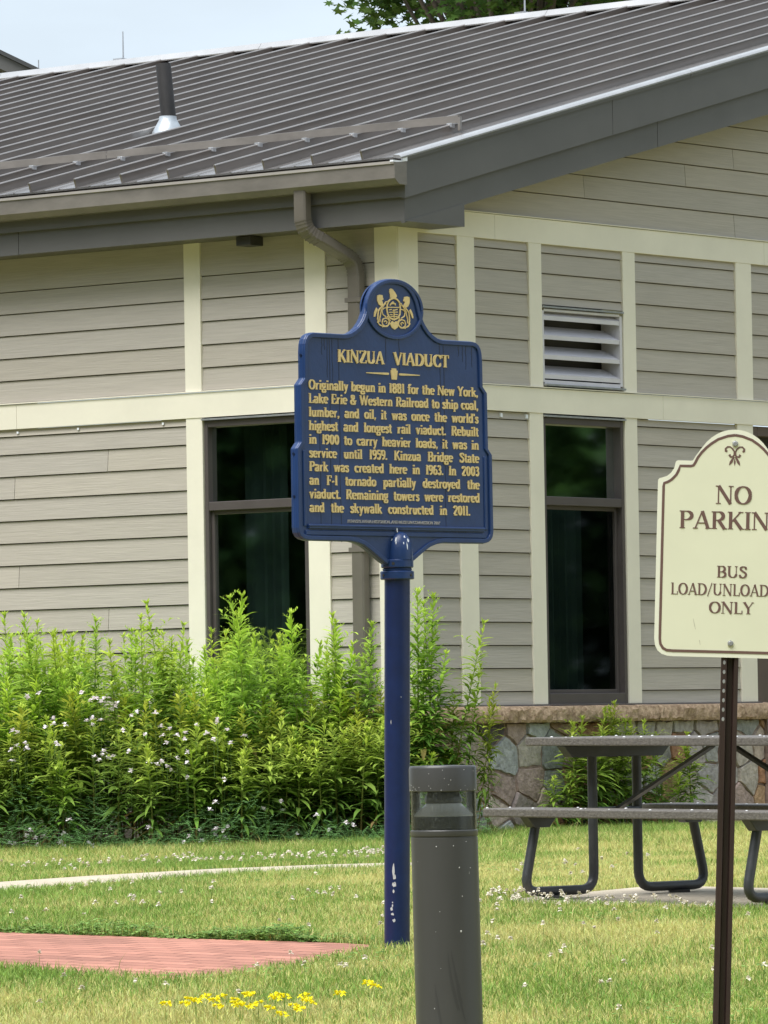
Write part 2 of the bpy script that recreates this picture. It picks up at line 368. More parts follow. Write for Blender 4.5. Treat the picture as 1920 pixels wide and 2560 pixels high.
siding(mb, PR, [(.1, 1.55, 3.03, 4.02), (2.55, 16.0, 3.03, 4.02), (1.55, 2.55, 3.60, 4.02)], ROWS_HI+[3.955, 4.1], [(6, 3.4), (7, 3.6)])
GR = [4.19+.0, 4.36, 4.519, 4.678, 4.829, 4.988]+[5.145+.156*i for i in range(9)]
for zb, zt in zip(GR[:-1], GR[1:]):                             # gable triangle, one row at a time
    sa = max(-.2, (zb-4.10)/.244-.35); sb = 16.2-max(0, (zb-4.10)/.244-.35)
    siding(mb, PR, [(sa, sb, zb, zt)], [zb, zt], [(3.91, 4.75), (3.311, 4.60), (3.909, 4.28), (2.1, 4.44), (5.4, 4.9)])
siding(mb, PR, [(5.4, 16.2, .1, 2.853)], [.1+.155*i for i in range(19)], [])
mb.build('siding_wall', WM, rootB)
def tboard(P, s0, s1, z0, z1, th=.007, name='trim_board'):
    b = MB(); ps = [P(s0, -.02, z0), P(s1, -.02, z0), P(s1, th, z0), P(s0, th, z0), P(s0, -.02, z1), P(s1, -.02, z1), P(s1, th, z1), P(s0, th, z1)]
    b.hexa(ps); return b.build(name, TRIM, rootB, bevel=.002, seg=1)
for a, b, z0, z1 in ((1.70, 1.843, 3.031, 4.05), (.611, .788, 3.031, 4.05), (1.698, 1.842, .88, 2.857), (.607, .789, .88, 2.857), (5.6, 5.75, 3.031, 4.05)):
    tboard(PL, a, b, z0, z1)
for a, b, z0, z1 in ((.634, .824, 3.031, 4.012), (1.432, 1.575, 3.031, 4.012), (2.517, 2.664, 3.031, 4.012), (3.893, 4.088, 3.031, 4.012),
                     (.626, .816, .88, 2.857), (1.412, 1.567, .88, 2.857), (2.513, 2.658, .88, 2.857), (3.878, 4.075, .88, 2.857)):
    tboard(PR, a, b, z0, z1)
tboard(PL, .0, .191, .88, 4.05, name='corner_board'); tboard(PR, -.0005, .209, .88, 4.06, th=.0085, name='corner_board')
def band(P, cuts, z0, z1, name, th=.012, cap=True):
    b = MB()
    for a, c in zip(cuts[:-1], cuts[1:]):
        a += .0015; c -= .0015
        b.hexa([P(a, -.02, z0), P(c, -.02, z0), P(c, th, z0), P(a, th, z0), P(a, -.02, z1), P(c, -.02, z1), P(c, th, z1), P(a, th, z1)])
    if cap:                                                      # thin metal drip cap lapped over the top edge
        a, c = cuts[0], cuts[-1]
        b.hexa([P(a, -.018, z1+.006), P(c, -.018, z1+.006), P(c, th+.010, z1+.004), P(a, th+.010, z1+.004), P(a, -.018, z1+.016), P(c, -.018, z1+.016), P(c, th+.010, z1+.010), P(a, th+.010, z1+.010)])
    return b.build(name, TRIM, rootB)
band(PL, [-.0115, 3.38, 7.0, 11, 14], 2.855, 3.024, 'band_board'); band(PR, [-.0125, 2.963, 6.6, 10, 16.2], 2.857, 3.025, 'band_board', th=.013)
band(PR, [.0, 1.053, 4.251, 8, 12, 16.2], 4.012, 4.178, 'frieze_board', th=.010)
# nail heads and little fasteners along the board edges
mb = MB()
for s in (3.38, 2.82, 2.05): mb.box((-s-.008, .0, 2.822), (-s+.008, -.0045, 2.838))
for s in (1.10, 1.385): mb.box((.0045, s-.012, 2.815), (-.01, s+.012, 2.842))
build_split(mb, 'fastener', BIRD, rootB)

def window(P, s0, s1, z0, z1, zr, dep):
    """s0..s1 outer frame"""
    f = MB(); fwid = .030
    def bar(a, c, za, zb, e0, e1): f.hexa([P(a, e0, za), P(c, e0, za), P(c, e1, za), P(a, e1, za), P(a, e0, zb), P(c, e0, zb), P(c, e1, zb), P(a, e1, zb)])
    e1 = -.004; e0 = -.14
    bar(s0, s0+fwid, z0, z1, e0, e1); bar(s1-fwid, s1, z0, z1, e0, e1)
    bar(s0+fwid, s1-fwid, z1-.045, z1, e0, e1-.001); bar(s0+fwid, s1-fwid, z0, z0+.075, e0, e1-.001)
    fr = f.build('window', WINFR, rootB, bevel=.003, seg=1)
    g = MB(); f = g
    bar(s0+fwid, s1-fwid, zr-.03, zr+.03, -.12, -.006); f.build('rail', WINFR, fr, bevel=.003, seg=1)
    s_ = MB(); f = s_                                            # inner sash of the lower light
    za, zb = z0+.075, zr-.03; a, c = s0+fwid, s1-fwid; sw = .026
    bar(a, a+sw, za, zb, -dep-.03, -dep+.012); bar(c-sw, c, za, zb, -dep-.03, -dep+.012); bar(a+sw, c-sw, za, za+sw, -dep-.03, -dep+.011); bar(a+sw, c-sw, zb-sw, zb, -dep-.03, -dep+.011)
    f.build('sash', WINFR, fr, bevel=.002, seg=1)
    for za, zb in ((z0+.075, zr-.03), (zr+.03, z1-.045)):
        g = MB(); g.add([P(a, -dep-.008, za), P(c, -dep-.008, za), P(c, -dep-.008, zb), P(a, -dep-.008, zb)], [(0, 1, 2, 3)]); g.build('pane', GLASS, fr)
    h = MB(); f = h; bar(s0-.006, s1+.006, z1+.002, z1+.014, -.02, .020); f.build('head_flashing', GALV, fr)
    sl_ = MB(); f = sl_; bar(s0-.01, s1+.01, z0-.018, z0-.002, -.06, .045); f.build('sill', WINFR, fr)
    # shallow dim room behind the glass with a pulled-aside curtain
    q = MB(); f = q; dm = 1.4
    A, Cc = s0-.5, s1+.5
    q.add([P(A, -dm, 0), P(Cc, -dm, 0), P(Cc, -dm, 3), P(A, -dm, 3), P(A, -.15, 0), P(Cc, -.15, 0), P(Cc, -.15, 3), P(A, -.15, 3)],
          [(0, 1, 2, 3), (0, 4, 7, 3), (1, 5, 6, 2), (0, 1, 5, 4), (3, 2, 6, 7)])
    ROOM = mat('room_wall', (.075, .095, .090), .9); q.build('room', ROOM, fr)
    cu_ = MB(); n = 14
    CURT = mat('curtain', (.115, .150, .140), .9)
    for k in range(2):
        w0 = s0+(.06 if k == 0 else .48*(s1-s0)); w1 = w0+(.17 if k == 0 else .40*(s1-s0))
        pts = [P(w0+(w1-w0)*i/n, -.32+.02*math.sin(i*1.9), z0-.05) for i in range(n+1)]+[P(w0+(w1-w0)*i/n, -.32+.02*math.sin(i*1.9), z1+.05) for i in range(n+1)]
        cu_.add(pts, [(i, i+1, n+2+i, n+1+i) for i in range(n)])
    cu_.build('curtain', CURT, fr)
    return fr
window(PL, .797, 1.692, .878, 2.832, 2.252, .045)
window(PR, 1.575, 2.507, .878, 2.832, 2.264, .062)

# louvre vent in the gable wall
f = MB()
def lb(a, c, za, zb, e0, e1, mbx): mbx.hexa([PR(a, e0, za), PR(c, e0, za), PR(c, e1, za), PR(a, e1, za), PR(a, e0, zb), PR(c, e0, zb), PR(c, e1, zb), PR(a, e1, zb)])
lb(1.580, 1.600, 3.070, 3.560, -.16, .002, f); lb(2.478, 2.505, 3.070, 3.560, -.16, .002, f); lb(1.600, 2.478, 3.555, 3.572, -.16, .002, f); lb(1.600, 2.478, 3.050, 3.086, -.16, .001, f)
lv = f.build('louver_vent', LOUV, rootB, bevel=.002, seg=1)
f = MB(); lb(1.578, 2.51, 3.578, 3.590, -.02, .018, f); lb(1.58, 2.505, 3.045, 3.058, -.02, .03, f); build_split(f, 'flashing', GALV, lv)
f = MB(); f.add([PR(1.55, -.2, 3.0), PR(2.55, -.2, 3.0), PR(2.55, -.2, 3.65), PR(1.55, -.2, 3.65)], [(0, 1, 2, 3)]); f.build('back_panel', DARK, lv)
for zc in (3.512, 3.380, 3.245, 3.112):
    f = MB(); prof = [(-.002, zc-.016), (-.002, zc+.013), (-.012, zc+.016), (-.135, zc+.085), (-.135, zc+.079), (-.012, zc+.008), (-.010, zc-.016)]
    f.prism(prof, lambda e, z: PR(1.602, e, z), lambda e, z: PR(2.476, e, z)); f.build('slat', LOUV, lv)

# stone base with rough ledge, both walls
PALS = [(.40, .37, .34), (.42, .41, .38), (.33, .31, .30), (.44, .39, .33), (.40, .30, .25), (.36, .19, .11), (.33, .21, .17), (.30, .25, .23), (.46, .41, .34), (.38, .39, .38), (.10, .085, .08), (.43, .35, .29), (.42, .37, .35), (.37, .28, .24), (.40, .26, .15)]
def stones(P, s0, s1, z0, z1, seed, sub=.30):
    rg = random.Random(seed); pts = []
    z = z0
    r = 0
    while z < z1+.1:
        hh = rg.uniform(.15, .27); s = s0-.2+rg.uniform(0, .2)
        while s < s1+.2:
            wd = rg.uniform(.12, .36); pts.append((s+wd/2+rg.uniform(-.03, .03), z+hh/2+rg.uniform(-.045, .045))); s += wd
        z += hh
    b = MB()
    for i, (px, pz) in enumerate(pts):
        poly = [(s0, z0), (s1, z0), (s1, z1), (s0, z1)]
        for j, (qx, qz) in enumerate(pts):
            if i == j or (qx-px)**2+(qz-pz)**2 > .5: continue
            mx, mz, nx_, nz_ = (px+qx)/2, (pz+qz)/2, qx-px, qz-pz
            npoly = []
            for k in range(len(poly)):
                a = poly[k]; c = poly[(k+1) % len(poly)]
                da = (a[0]-mx)*nx_+(a[1]-mz)*nz_; dc = (c[0]-mx)*nx_+(c[1]-mz)*nz_
                if da <= 0: npoly.append(a)
                if da*dc < 0:
                    t = da/(da-dc); npoly.append((a[0]+(c[0]-a[0])*t, a[1]+(c[1]-a[1])*t))
            poly = npoly
            if len(poly) < 3: break
        if len(poly) < 3: continue
        cxm = sum(p[0] for p in poly)/len(poly); czm = sum(p[1] for p in poly)/len(poly)
        # densify, wobble and round off
        dense = []
        for k in range(len(poly)):
            a = poly[k]; c = poly[(k+1) % len(poly)]
            L = math.hypot(c[0]-a[0], c[1]-a[1]); n = max(2, int(L/.035))
            for t in range(n): dense.append((a[0]+(c[0]-a[0])*t/n, a[1]+(c[1]-a[1])*t/n))
        def shrink(p, g):
            dx, dz = p[0]-cxm, p[1]-czm; L = math.hypot(dx, dz)+1e-6; q = max(0, (L-g)/L); return (cxm+dx*q, czm+dz*q)
        wb = [rg.uniform(-.0045, .0055) for _ in dense]
        lvl = rg.uniform(.022, .036); tilt = (rg.uniform(-.05, .05), rg.uniform(-.05, .05))
        o0 = [shrink(p, .005+wb[k]) for k, p in enumerate(dense)]; o1 = [shrink(p, .0065+wb[k]) for k, p in enumerate(dense)]; o2 = [shrink(p, .012+wb[k]) for k, p in enumerate(dense)]
        n = len(dense); H = lambda p, h: h+tilt[0]*(p[0]-cxm)+tilt[1]*(p[1]-czm)+rg.uniform(-.003, .003)
        vs = [P(p[0], .0, p[1]) for p in o0]+[P(p[0], H(p, lvl-.014), p[1]) for p in o1]+[P(p[0], H(p, lvl), p[1]) for p in o2]+[P(cxm, lvl+.004, czm)]
        fs = [(k, (k+1) % n, n+(k+1) % n, n+k) for k in range(n)]+[(n+k, n+(k+1) % n, 2*n+(k+1) % n, 2*n+k) for k in range(n)]+[(2*n+k, 2*n+(k+1) % n, 3*n) for k in range(n)]
        c = PALS[rg.randrange(len(PALS))]; g = rg.uniform(.8, 1.15)
        b.add(vs, fs, 0, tuple(min(.6, x*g) for x in c))
    b.add([P(s0, .012, z0), P(s1, .012, z0), P(s1, .012, z1), P(s0, .012, z1)], [(0, 1, 2, 3)], 1, (.2, .2, .2))
    return b
sb = stones(PR, .0, 4.12, -.12, .757, 5)
sb.add([PR(4.12, .05, -.12), PR(4.12, -.2, -.12), PR(4.12, -.2, .757), PR(4.12, .05, .757)], [(0, 1, 2, 3)], 1, (.2, .2, .2))
stb = sb.build('stone_base', [STONE, MORTAR], rootB, smooth='auto')
stb2 = stones(PL, -.04, 8.0, -.12, .757, 6).build('stone_base', [STONE, MORTAR], rootB, smooth='auto')
def ledge(P, cuts, parent):
    for a, c in zip(cuts[:-1], cuts[1:]):
        b = MB(); rg = random.Random(int(a*100)); nS = max(4, int((c-a)/.03)); nZ = 5; vs = []
        zs = [.757, .775, .805, .840, .862]
        for i in range(nS+1):
            s = a+.002+(c-a-.004)*i/nS
            for k, z in enumerate(zs):
                e = .085+(rg.uniform(-.012, .012) if 0 < k < 4 else -.006)+(.006 if 0 < k < 4 else 0); vs.append(P(s, e, z+(rg.uniform(-.006, .006) if 0 < k < 4 else rg.uniform(-.003, .003))))
        fs = [(i*nZ+k, (i+1)*nZ+k, (i+1)*nZ+k+1, i*nZ+k+1) for i in range(nS) for k in range(nZ-1)]
        nv = len(vs)
        vs += [P(a+.002, -.02, .757), P(c-.002, -.02, .757), P(a+.002, -.02, .876), P(c-.002, -.02, .876)]
        fs += [(nv+2, nv+3, nS*nZ+nZ-1)+tuple(i*nZ+nZ-1 for i in range(nS-1, -1, -1)), (nv, nv+1, nS*nZ)+tuple(i*nZ for i in range(nS-1, -1, -1)),
               (nv, nv+2)+tuple(range(nZ-1, -1, -1)), (nv+1, nv+3)+tuple(nS*nZ+k for k in range(nZ-1, -1, -1))]
        b.add(vs, fs); b.build('ledge', LEDGE, parent, smooth='auto')
ledge(PR, [-.085, 1.30, 2.75, 4.20], stb); ledge(PL, [-.08, 1.4, 2.8, 4.2, 5.6, 7.0, 8.0], stb2)
b = MB(); b.hexa([PR(0, -.02, .876), PR(4.1, -.02, .876), PR(4.1, .030, .868), PR(0, .030, .868), PR(0, -.02, .884), PR(4.1, -.02, .884), PR(4.1, .028, .876), PR(0, .028, .876)])
b.hexa([PL(0.05, -.02, .876), PL(8, -.02, .876), PL(8, .030, .868), PL(0.05, .030, .868), PL(0.05, -.02, .884), PL(8, -.02, .884), PL(8, .028, .876), PL(0.05, .028, .876)])
build_split(b, 'base_flashing', WINFR, rootB)

# recessed brown door at the right end
b = MB()
lb(4.082, 4.16, .02, 2.85, -.25, -.012, b); lb(5.30, 5.38, .02, 2.85, -.25, -.012, b); lb(4.16, 5.30, 2.78, 2.85, -.25, -.013, b)
dr = b.build('door', DOORP, rootB, bevel=.004, seg=1)
b = MB(); lb(4.16, 5.30, .02, 2.20, -.16, -.11, b); b.build('door_leaf', DOORP, dr, bevel=.004, seg=1)
b = MB(); lb(4.16, 5.30, 2.26, 2.78, -.17, -.14, b); lb(4.16, 5.30, 2.20, 2.26, -.20, -.06, b); b.build('transom', DARK, dr)
b = MB(); b.tube([PR(4.22, -.05, 2.63), PR(4.9, -.05, 2.63)], .018, 8); b.build('door_closer', LOUV, dr)
b = MB(); b.tube([PR(5.18, -.11, 1.0), PR(5.18, -.06, 1.0), PR(5.06, -.06, 1.0)], .012, 8); b.build('handle', GALV, dr)

# soffit, fascias, gutter
RUN = 8.0                                                        # eave to ridge, measured from the wall corner line
zro = lambda y: 4.5425+.25*y                                     # roof pan height
SEND = 15.0
b = MB()
b.add([(.30, -.30, 4.037), (-SEND, -.30, 4.037), (-SEND, .0, 4.040), (.0, .0, 4.040), (.0, .335, 4.040), (.30, .335, 4.037)], [(0, 1, 2, 3), (0, 3, 4, 5)])
zf = lambda y: 4.095+.244*y                                      # lower rake fascia bottom
b.add([(.0, .335, zf(.335)), (.30, .335, zf(.335)), (.30, RUN, zf(RUN)), (.0, RUN, zf(RUN))], [(0, 1, 2, 3)])
b.add([(.0, RUN, zf(RUN)), (.30, RUN, zf(RUN)), (.30, 2*RUN+.3, zf(-.3)), (.0, 2*RUN+.3, zf(-.3))], [(0, 1, 2, 3)])
SOFF = mat('soffit_paint', (.12, .11, .095), .6); b.build('soffit', SOFF, rootB)
def slab(mbx, pts, e): mbx.hexa(pts, 0)
b = MB()                                                         # eave fascias with lapped joints
for a, c, k in ((-.2985, 3.08, 0), (3.08, 6.2, .002), (6.2, SEND, 0)):
    b.hexa([PL(a, .27, 4.034), PL(c-.003, .27, 4.034), PL(c-.003, .300+k, 4.034-k), PL(a, .300+k, 4.034-k), PL(a, .27, 4.20), PL(c-.003, .27, 4.20), PL(c-.003, .300+k, 4.20), PL(a, .300+k, 4.20)])
b.hexa([PL(-.33, .30, 4.187), PL(SEND, .30, 4.187), PL(SEND, .332, 4.187), PL(-.33, .332, 4.187), PL(-.33, .30, 4.44), PL(SEND, .30, 4.44), PL(SEND, .332, 4.44), PL(-.33, .332, 4.44)])
b.build('eave_fascia', FASCIA, rootB)
b = MB()
def rake(y0, y1, e0, e1, fb, ft, k=0):
    b.hexa([(e0, y0, fb(y0)), (e0, y1, fb(y1)), (e1+k, y1, fb(y1)), (e1+k, y0, fb(y0)), (e0, y0, ft(y0)), (e0, y1, ft(y1)), (e1+k, y1, ft(y1)), (e1+k, y0, ft(y0))])
ub = lambda y: 4.262+.25*y; ut = lambda y: 4.512+.25*y
for a, c, k in ((-.2985, 2.55, 0), (2.553, 5.6, .0015), (5.603, RUN, 0)): rake(a, c, .27, .300, zf, lambda y: ub(y)+.02, k)
for a, c, k in ((-.333, 1.98, 0), (1.983, 5.0, .0015), (5.003, RUN, 0)): rake(a, c, .30, .332, ub, ut, k)
for a, c, k in ((-.35, 2.9, 0), (2.903, RUN, .001)): rake(a, c, .31, .346, lambda y: 4.505+.25*y, lambda y: 4.540+.25*y, k)
m2 = lambda f_: (lambda y: f_(2*RUN-y))
rake(RUN, 2*RUN+.3, .27, .300, m2(zf), lambda y: m2(ub)(y)+.02); rake(RUN, 2*RUN+.33, .30, .332, m2(ub), m2(ut))
b.build('rake_fascia', FASCIA, rootB)
b = MB()                                                         # boxed return at the corner
b.prism([(-.298, 4.032), (.335, 4.032), (.335, zf(.335)+.01), (-.298, zf(-.298)+.01)], lambda y, z: (.304, y, z), lambda y, z: (.02, y, z)); b.build('eave_return', FASCIA, rootB)
g = MB()
prof = [(.335, 4.262), (.415, 4.262), (.440, 4.280), (.462, 4.298), (.466, 4.392), (.456, 4.392), (.452, 4.302), (.411, 4.272), (.345, 4.272), (.345, 4.418), (.335, 4.418)]
for a, c in ((-.345, 4.4), (4.404, SEND)): g.prism(prof, lambda e, z: PL(a, e, z), lambda e, z: PL(c, e, z))
g.prism([(.335, 4.262), (.415, 4.262), (.440, 4.280), (.4625, 4.298), (.467, 4.400), (.335, 4.415)], lambda e, z: PL(-.346, e, z), lambda e, z: PL(-.352, e, z))
gut = g.build('gutter', GUTTER, rootB)
g = MB()
g.prism([(.4665, 4.390), (.474, 4.392), (.474, 4.410), (.452, 4.412), (.452, 4.4), (.4665, 4.400)], lambda e, z: PL(-.350, e, z), lambda e, z: PL(SEND, e, z)); g.build('lip', GUTLIP, gut)
g = MB()                                                         # white mitre tab at the end of the gutter
g.box((.325, -.478, 4.404), (.351, -.35, 4.416)); g.box((.340, -.38, 4.416), (.354, -.33, 4.446)); g.build('end_tab', BIRD, gut)
g = MB(); g.prism([(.350, 4.40), (.352, 4.452), (.349, 4.452), (.347, 4.40)], lambda e, z: PL(-.345, e, z), lambda e, z: PL(SEND, e, z)); g.build('drip_flashing', GUTTER, gut)

# downspout with crimped elbows
dp = [PL(.475, .40, 4.28), PL(.475, .40, 4.09), PL(.466, .385, 4.035), PL(.448, .348, 3.992), PL(.415, .28, 3.955), PL(.348, .135, 3.870), PL(.328, .085, 3.835), PL(.315, .062, 3.79), PL(.310, .055, 3.73), PL(.310, .055, .02)]
d_ = MB()
def rect_path(mbx, pts, ws, wd):                                 # rectangular section kept square to the wall
    rings = []
    for i, p in enumerate(pts):
        p = Vector(p); t = (Vector(pts[min(i+1, len(pts)-1)])-Vector(pts[max(i-1, 0)])).normalized()
        sx = Vector((1, 0, 0)); sx = (sx-t*sx.dot(t)).normalized(); sy = t.cross(sx).normalized(); c_ = .010
        prof = [(-ws+c_, -wd), (ws-c_, -wd), (ws, -wd+c_), (ws, wd-c_), (ws-c_, wd), (-ws+c_, wd), (-ws, wd-c_), (-ws, -wd+c_)]
        rings.append([p+sx*a+sy*c for a, c in prof])
    n = 8; vs = [v for r in rings for v in r]
    mbx.add(vs, [(i*n+j, i*n+(j+1) % n, (i+1)*n+(j+1) % n, (i+1)*n+j) for i in range(len(rings)-1) for j in range(n)]+[tuple(range(n)), tuple(range((len(rings)-1)*n, len(rings)*n))])
def smooth_path(pts, k=6):
    P_ = [Vector(p) for p in pts]; o_ = []
    for i in range(len(P_)-1):
        p0, p1, p2, p3 = P_[max(i-1, 0)], P_[i], P_[i+1], P_[min(i+2, len(P_)-1)]
        for t in range(k):
            t = t/k; o_.append(.5*((2*p1)+(-p0+p2)*t+(2*p0-5*p1+4*p2-p3)*t*t+(-p0+3*p1-3*p2+p3)*t**3))
    return o_+[P_[-1]]
rect_path(d_, [dp[0]]+smooth_path(dp[1:9], 3)+[dp[9]], .050, .0375)
dn = d_.build('downspout', DOWNSP, rootB, smooth='auto')
c_ = MB()                                                        # crimp ridges on the inside of each elbow
for (q0, q1, n) in ((1, 4, 8), (5, 8, 9)):
    sp = smooth_path(dp[q0:q1+1], 6)
    for i in range(n):
        j = int((i+.5)/n*(len(sp)-1)); p = sp[j]; t = (sp[min(j+1, len(sp)-1)]-sp[max(j-1, 0)]).normalized()
        rect_path(c_, [p-t*.004, p+t*.004], .0525, .040)
build_split(c_, 'crimp', DOWNSP, dn)
b = MB()
for z in (3.55, 1.9, .9): b.box((-.375, -.0975, z), (-.245, -.012, z+.03))
build_split(b, 'strap', DOWNSP, dn)
b = MB(); b.box((-1.20, -.22, 3.972), (-1.075, -.08, 4.036)); b.build('soffit_light', DARK, rootB, bevel=.006)

# roof: pans, standing seams, ridge cap, snow rail, pipe, rods
b = MB(); EY = -.395; XR = .352
b.add([(XR, EY, zro(EY)), (-SEND, EY, zro(EY)), (-SEND, RUN, zro(RUN)), (XR, RUN, zro(RUN)), (XR, EY, zro(EY)-.012), (-SEND, EY, zro(EY)-.012), (-SEND, RUN, zro(RUN)-.012), (XR, RUN, zro(RUN)-.012)],
      [(0, 1, 2, 3), (4, 7, 6, 5), (0, 4, 5, 1), (0, 3, 7, 4)], 1)
b.add([(XR, RUN, zro(RUN)), (-SEND, RUN, zro(RUN)), (-SEND, 2*RUN+.4, zro(-.4)), (XR, 2*RUN+.4, zro(-.4))], [(0, 1, 2, 3)])
SH = .060
rr = random.Random(3); k = 0
seamx = [.017-.4155*i for i in range(36)]
for x in seamx:
    w_ = .007; j = rr.uniform(-.002, .002); ye = RUN-.10
    b.hexa([(x-w_, EY+.02, zro(EY)-.002), (x+w_, EY+.02, zro(EY)-.002), (x+w_, ye, zro(ye)-.002), (x-w_, ye, zro(ye)-.002),
            (x-w_+j, EY-.0, zro(EY)+SH), (x+w_+j, EY-.0, zro(EY)+SH), (x+w_, ye, zro(ye)+SH), (x-w_, ye, zro(ye)+SH)])
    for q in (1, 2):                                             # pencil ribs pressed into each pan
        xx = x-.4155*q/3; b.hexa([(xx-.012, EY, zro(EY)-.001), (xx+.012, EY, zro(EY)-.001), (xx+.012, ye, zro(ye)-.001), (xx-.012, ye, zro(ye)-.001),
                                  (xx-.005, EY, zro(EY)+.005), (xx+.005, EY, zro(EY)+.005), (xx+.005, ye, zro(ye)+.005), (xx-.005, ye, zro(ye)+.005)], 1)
roof = b.build('roof', [ROOF, PAN_SHEEN], rootB)
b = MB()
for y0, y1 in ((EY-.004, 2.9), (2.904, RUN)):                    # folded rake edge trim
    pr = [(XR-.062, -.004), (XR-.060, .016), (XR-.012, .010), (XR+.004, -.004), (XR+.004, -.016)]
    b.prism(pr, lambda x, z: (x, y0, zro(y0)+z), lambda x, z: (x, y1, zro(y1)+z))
b.build('rake_trim', EDGE_GLINT, roof)
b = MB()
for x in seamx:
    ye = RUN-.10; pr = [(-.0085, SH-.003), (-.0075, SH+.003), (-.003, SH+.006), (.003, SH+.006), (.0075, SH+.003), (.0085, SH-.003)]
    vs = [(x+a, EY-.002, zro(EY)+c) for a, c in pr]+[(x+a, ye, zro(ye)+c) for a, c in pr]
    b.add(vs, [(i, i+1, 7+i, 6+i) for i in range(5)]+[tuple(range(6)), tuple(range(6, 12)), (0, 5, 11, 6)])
build_split(b, 'seam_cap', SEAM_GLINT, roof)
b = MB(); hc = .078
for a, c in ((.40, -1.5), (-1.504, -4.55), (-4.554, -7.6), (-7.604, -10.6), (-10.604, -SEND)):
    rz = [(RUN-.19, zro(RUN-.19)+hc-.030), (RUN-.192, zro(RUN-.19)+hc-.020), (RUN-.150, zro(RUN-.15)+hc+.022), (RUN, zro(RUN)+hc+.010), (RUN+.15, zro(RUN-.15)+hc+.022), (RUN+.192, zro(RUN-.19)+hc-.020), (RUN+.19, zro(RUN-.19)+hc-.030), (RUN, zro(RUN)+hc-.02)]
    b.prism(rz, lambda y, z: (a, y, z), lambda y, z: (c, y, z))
cap = b.build('ridge_cap', EDGE_GLINT, roof)
b = MB(); b.hexa([(.33, RUN-.055, zro(RUN-.055)), (-SEND, RUN-.055, zro(RUN-.055)), (-SEND, RUN-.03, zro(RUN-.055)), (.33, RUN-.03, zro(RUN-.055)), (.33, RUN-.055, zro(RUN)+hc-.03), (-SEND, RUN-.055, zro(RUN)+hc-.03), (-SEND, RUN-.03, zro(RUN)+hc-.02), (.33, RUN-.03, zro(RUN)+hc-.02)])
b.build('ridge_closure', DARK, roof)
b = MB(); SY = .60
zc = zro(SY)+SH+.006
for a, c in ((.060, -3.05), (-3.056, -6.1), (-6.106, -SEND)):
    b.prism([(SY, zc), (SY, zc+.052), (SY+.022, zc+.056), (SY+.022, zc+.050), (SY+.004, zc+.046), (SY+.004, zc)], lambda y, z: (a, y, z), lambda y, z: (c, y, z))
b.prism([(.058, SY), (.082, SY-.005), (.098, SY-.03), (.104, SY-.034), (.098, SY-.012), (.084, SY+.010), (.058, SY+.016)], lambda x, y: (x, y, zc-.050), lambda x, y: (x, y, zc+.040))
b.build('snow_rail', GUTTER, roof)
b = MB()
for x in seamx: b.box((x-.022, SY-.045, zro(SY)+SH-.024), (x+.022, SY-.005, zro(SY)+SH+.005))
build_split(b, 'seam_clamp', GALV, roof, bevel=.003, seg=1)
b = MB(); bx, by = -4.06, 2.42; bz = zro(by)
b.tube([(bx+.035, by, bz+.115), (bx-.01, by, bz+.515)], .0565, 20); b.tube([(bx-.01, by, bz+.516), (bx-.0101, by, bz+.5165)], [.05, .049], 20)
b.build('vent_pipe', PIPE, roof, smooth='auto')
b = MB(); b.lathe([(.125, -.03), (.118, .01), (.085, .065), (.066, .10), (.064, .125), (.05, .128)], 20, (bx+.028, by, bz)); b.build('pipe_flashing', LEAD, roof, smooth='auto')
for x, h in ((-9.28, .25), (-4.88, .30), (-13.5, .25)):
    b = MB(); zz = zro(RUN)+hc; b.tube([(x, RUN-.02, zz-.01), (x, RUN-.02, zz+h)], [.008, .005], 8); b.box((x-.05, RUN-.10, zz-.012), (x+.05, RUN+.02, zz+.006)); b.build('lightning_rod', GALV, roof)

# second wing of the building, far behind at the left
wg = empty('wing_building', (-9.2, 70, 0)); tag(wg, 'dark roofed building wing just showing above the ridge at the far left', 'building')
b = MB(); b.box((-6, .6, 0), (4.1, 12, 8.9)); b.prism([(-6, 8.9), (4.1, 8.9), (-1, 11.4)], lambda x, z: (x, .6, z), lambda x, z: (x, 12, z)); b.build('wall', mat('wing_wall', (.20, .185, .17), .8, var=.1), wg)
b = MB(); sl_w = .50; ap = 12.10
for sgn in (1, -1):
    x0, x1 = -1+0*sgn, -1+sgn*6.1
    b.hexa([(x0, 0, ap-.24), (x1, 0, ap-.24-6.1*sl_w), (x1, 12.6, ap-.24-6.1*sl_w), (x0, 12.6, ap-.24), (x0, 0, ap-.06), (x1, 0, ap-.06-6.1*sl_w), (x1, 12.6, ap-.06-6.1*sl_w), (x0, 12.6, ap-.06)])
b.build('rake_fascia', FASCIA, wg)
b = MB()
for sgn in (1, -1):
    x0, x1 = -1, -1+sgn*6.2
    b.hexa([(x0, -.05, ap-.055), (x1, -.05, ap-.055-6.2*sl_w), (x1, 12.7, ap-.055-6.2*sl_w), (x0, 12.7, ap-.055), (x0, -.05, ap), (x1, -.05, ap-6.2*sl_w), (x1, 12.7, ap-6.2*sl_w), (x0, 12.7, ap)])
b.build('roof', mat('wing_roof', (.06, .062, .065), .5), wg)
b = MB(); b.tube([(4.9, .3, ap-5.95*sl_w), (4.9, .3, ap-5.95*sl_w+.16)], .007, 6); b.build('lightning_rod', GALV, wg)

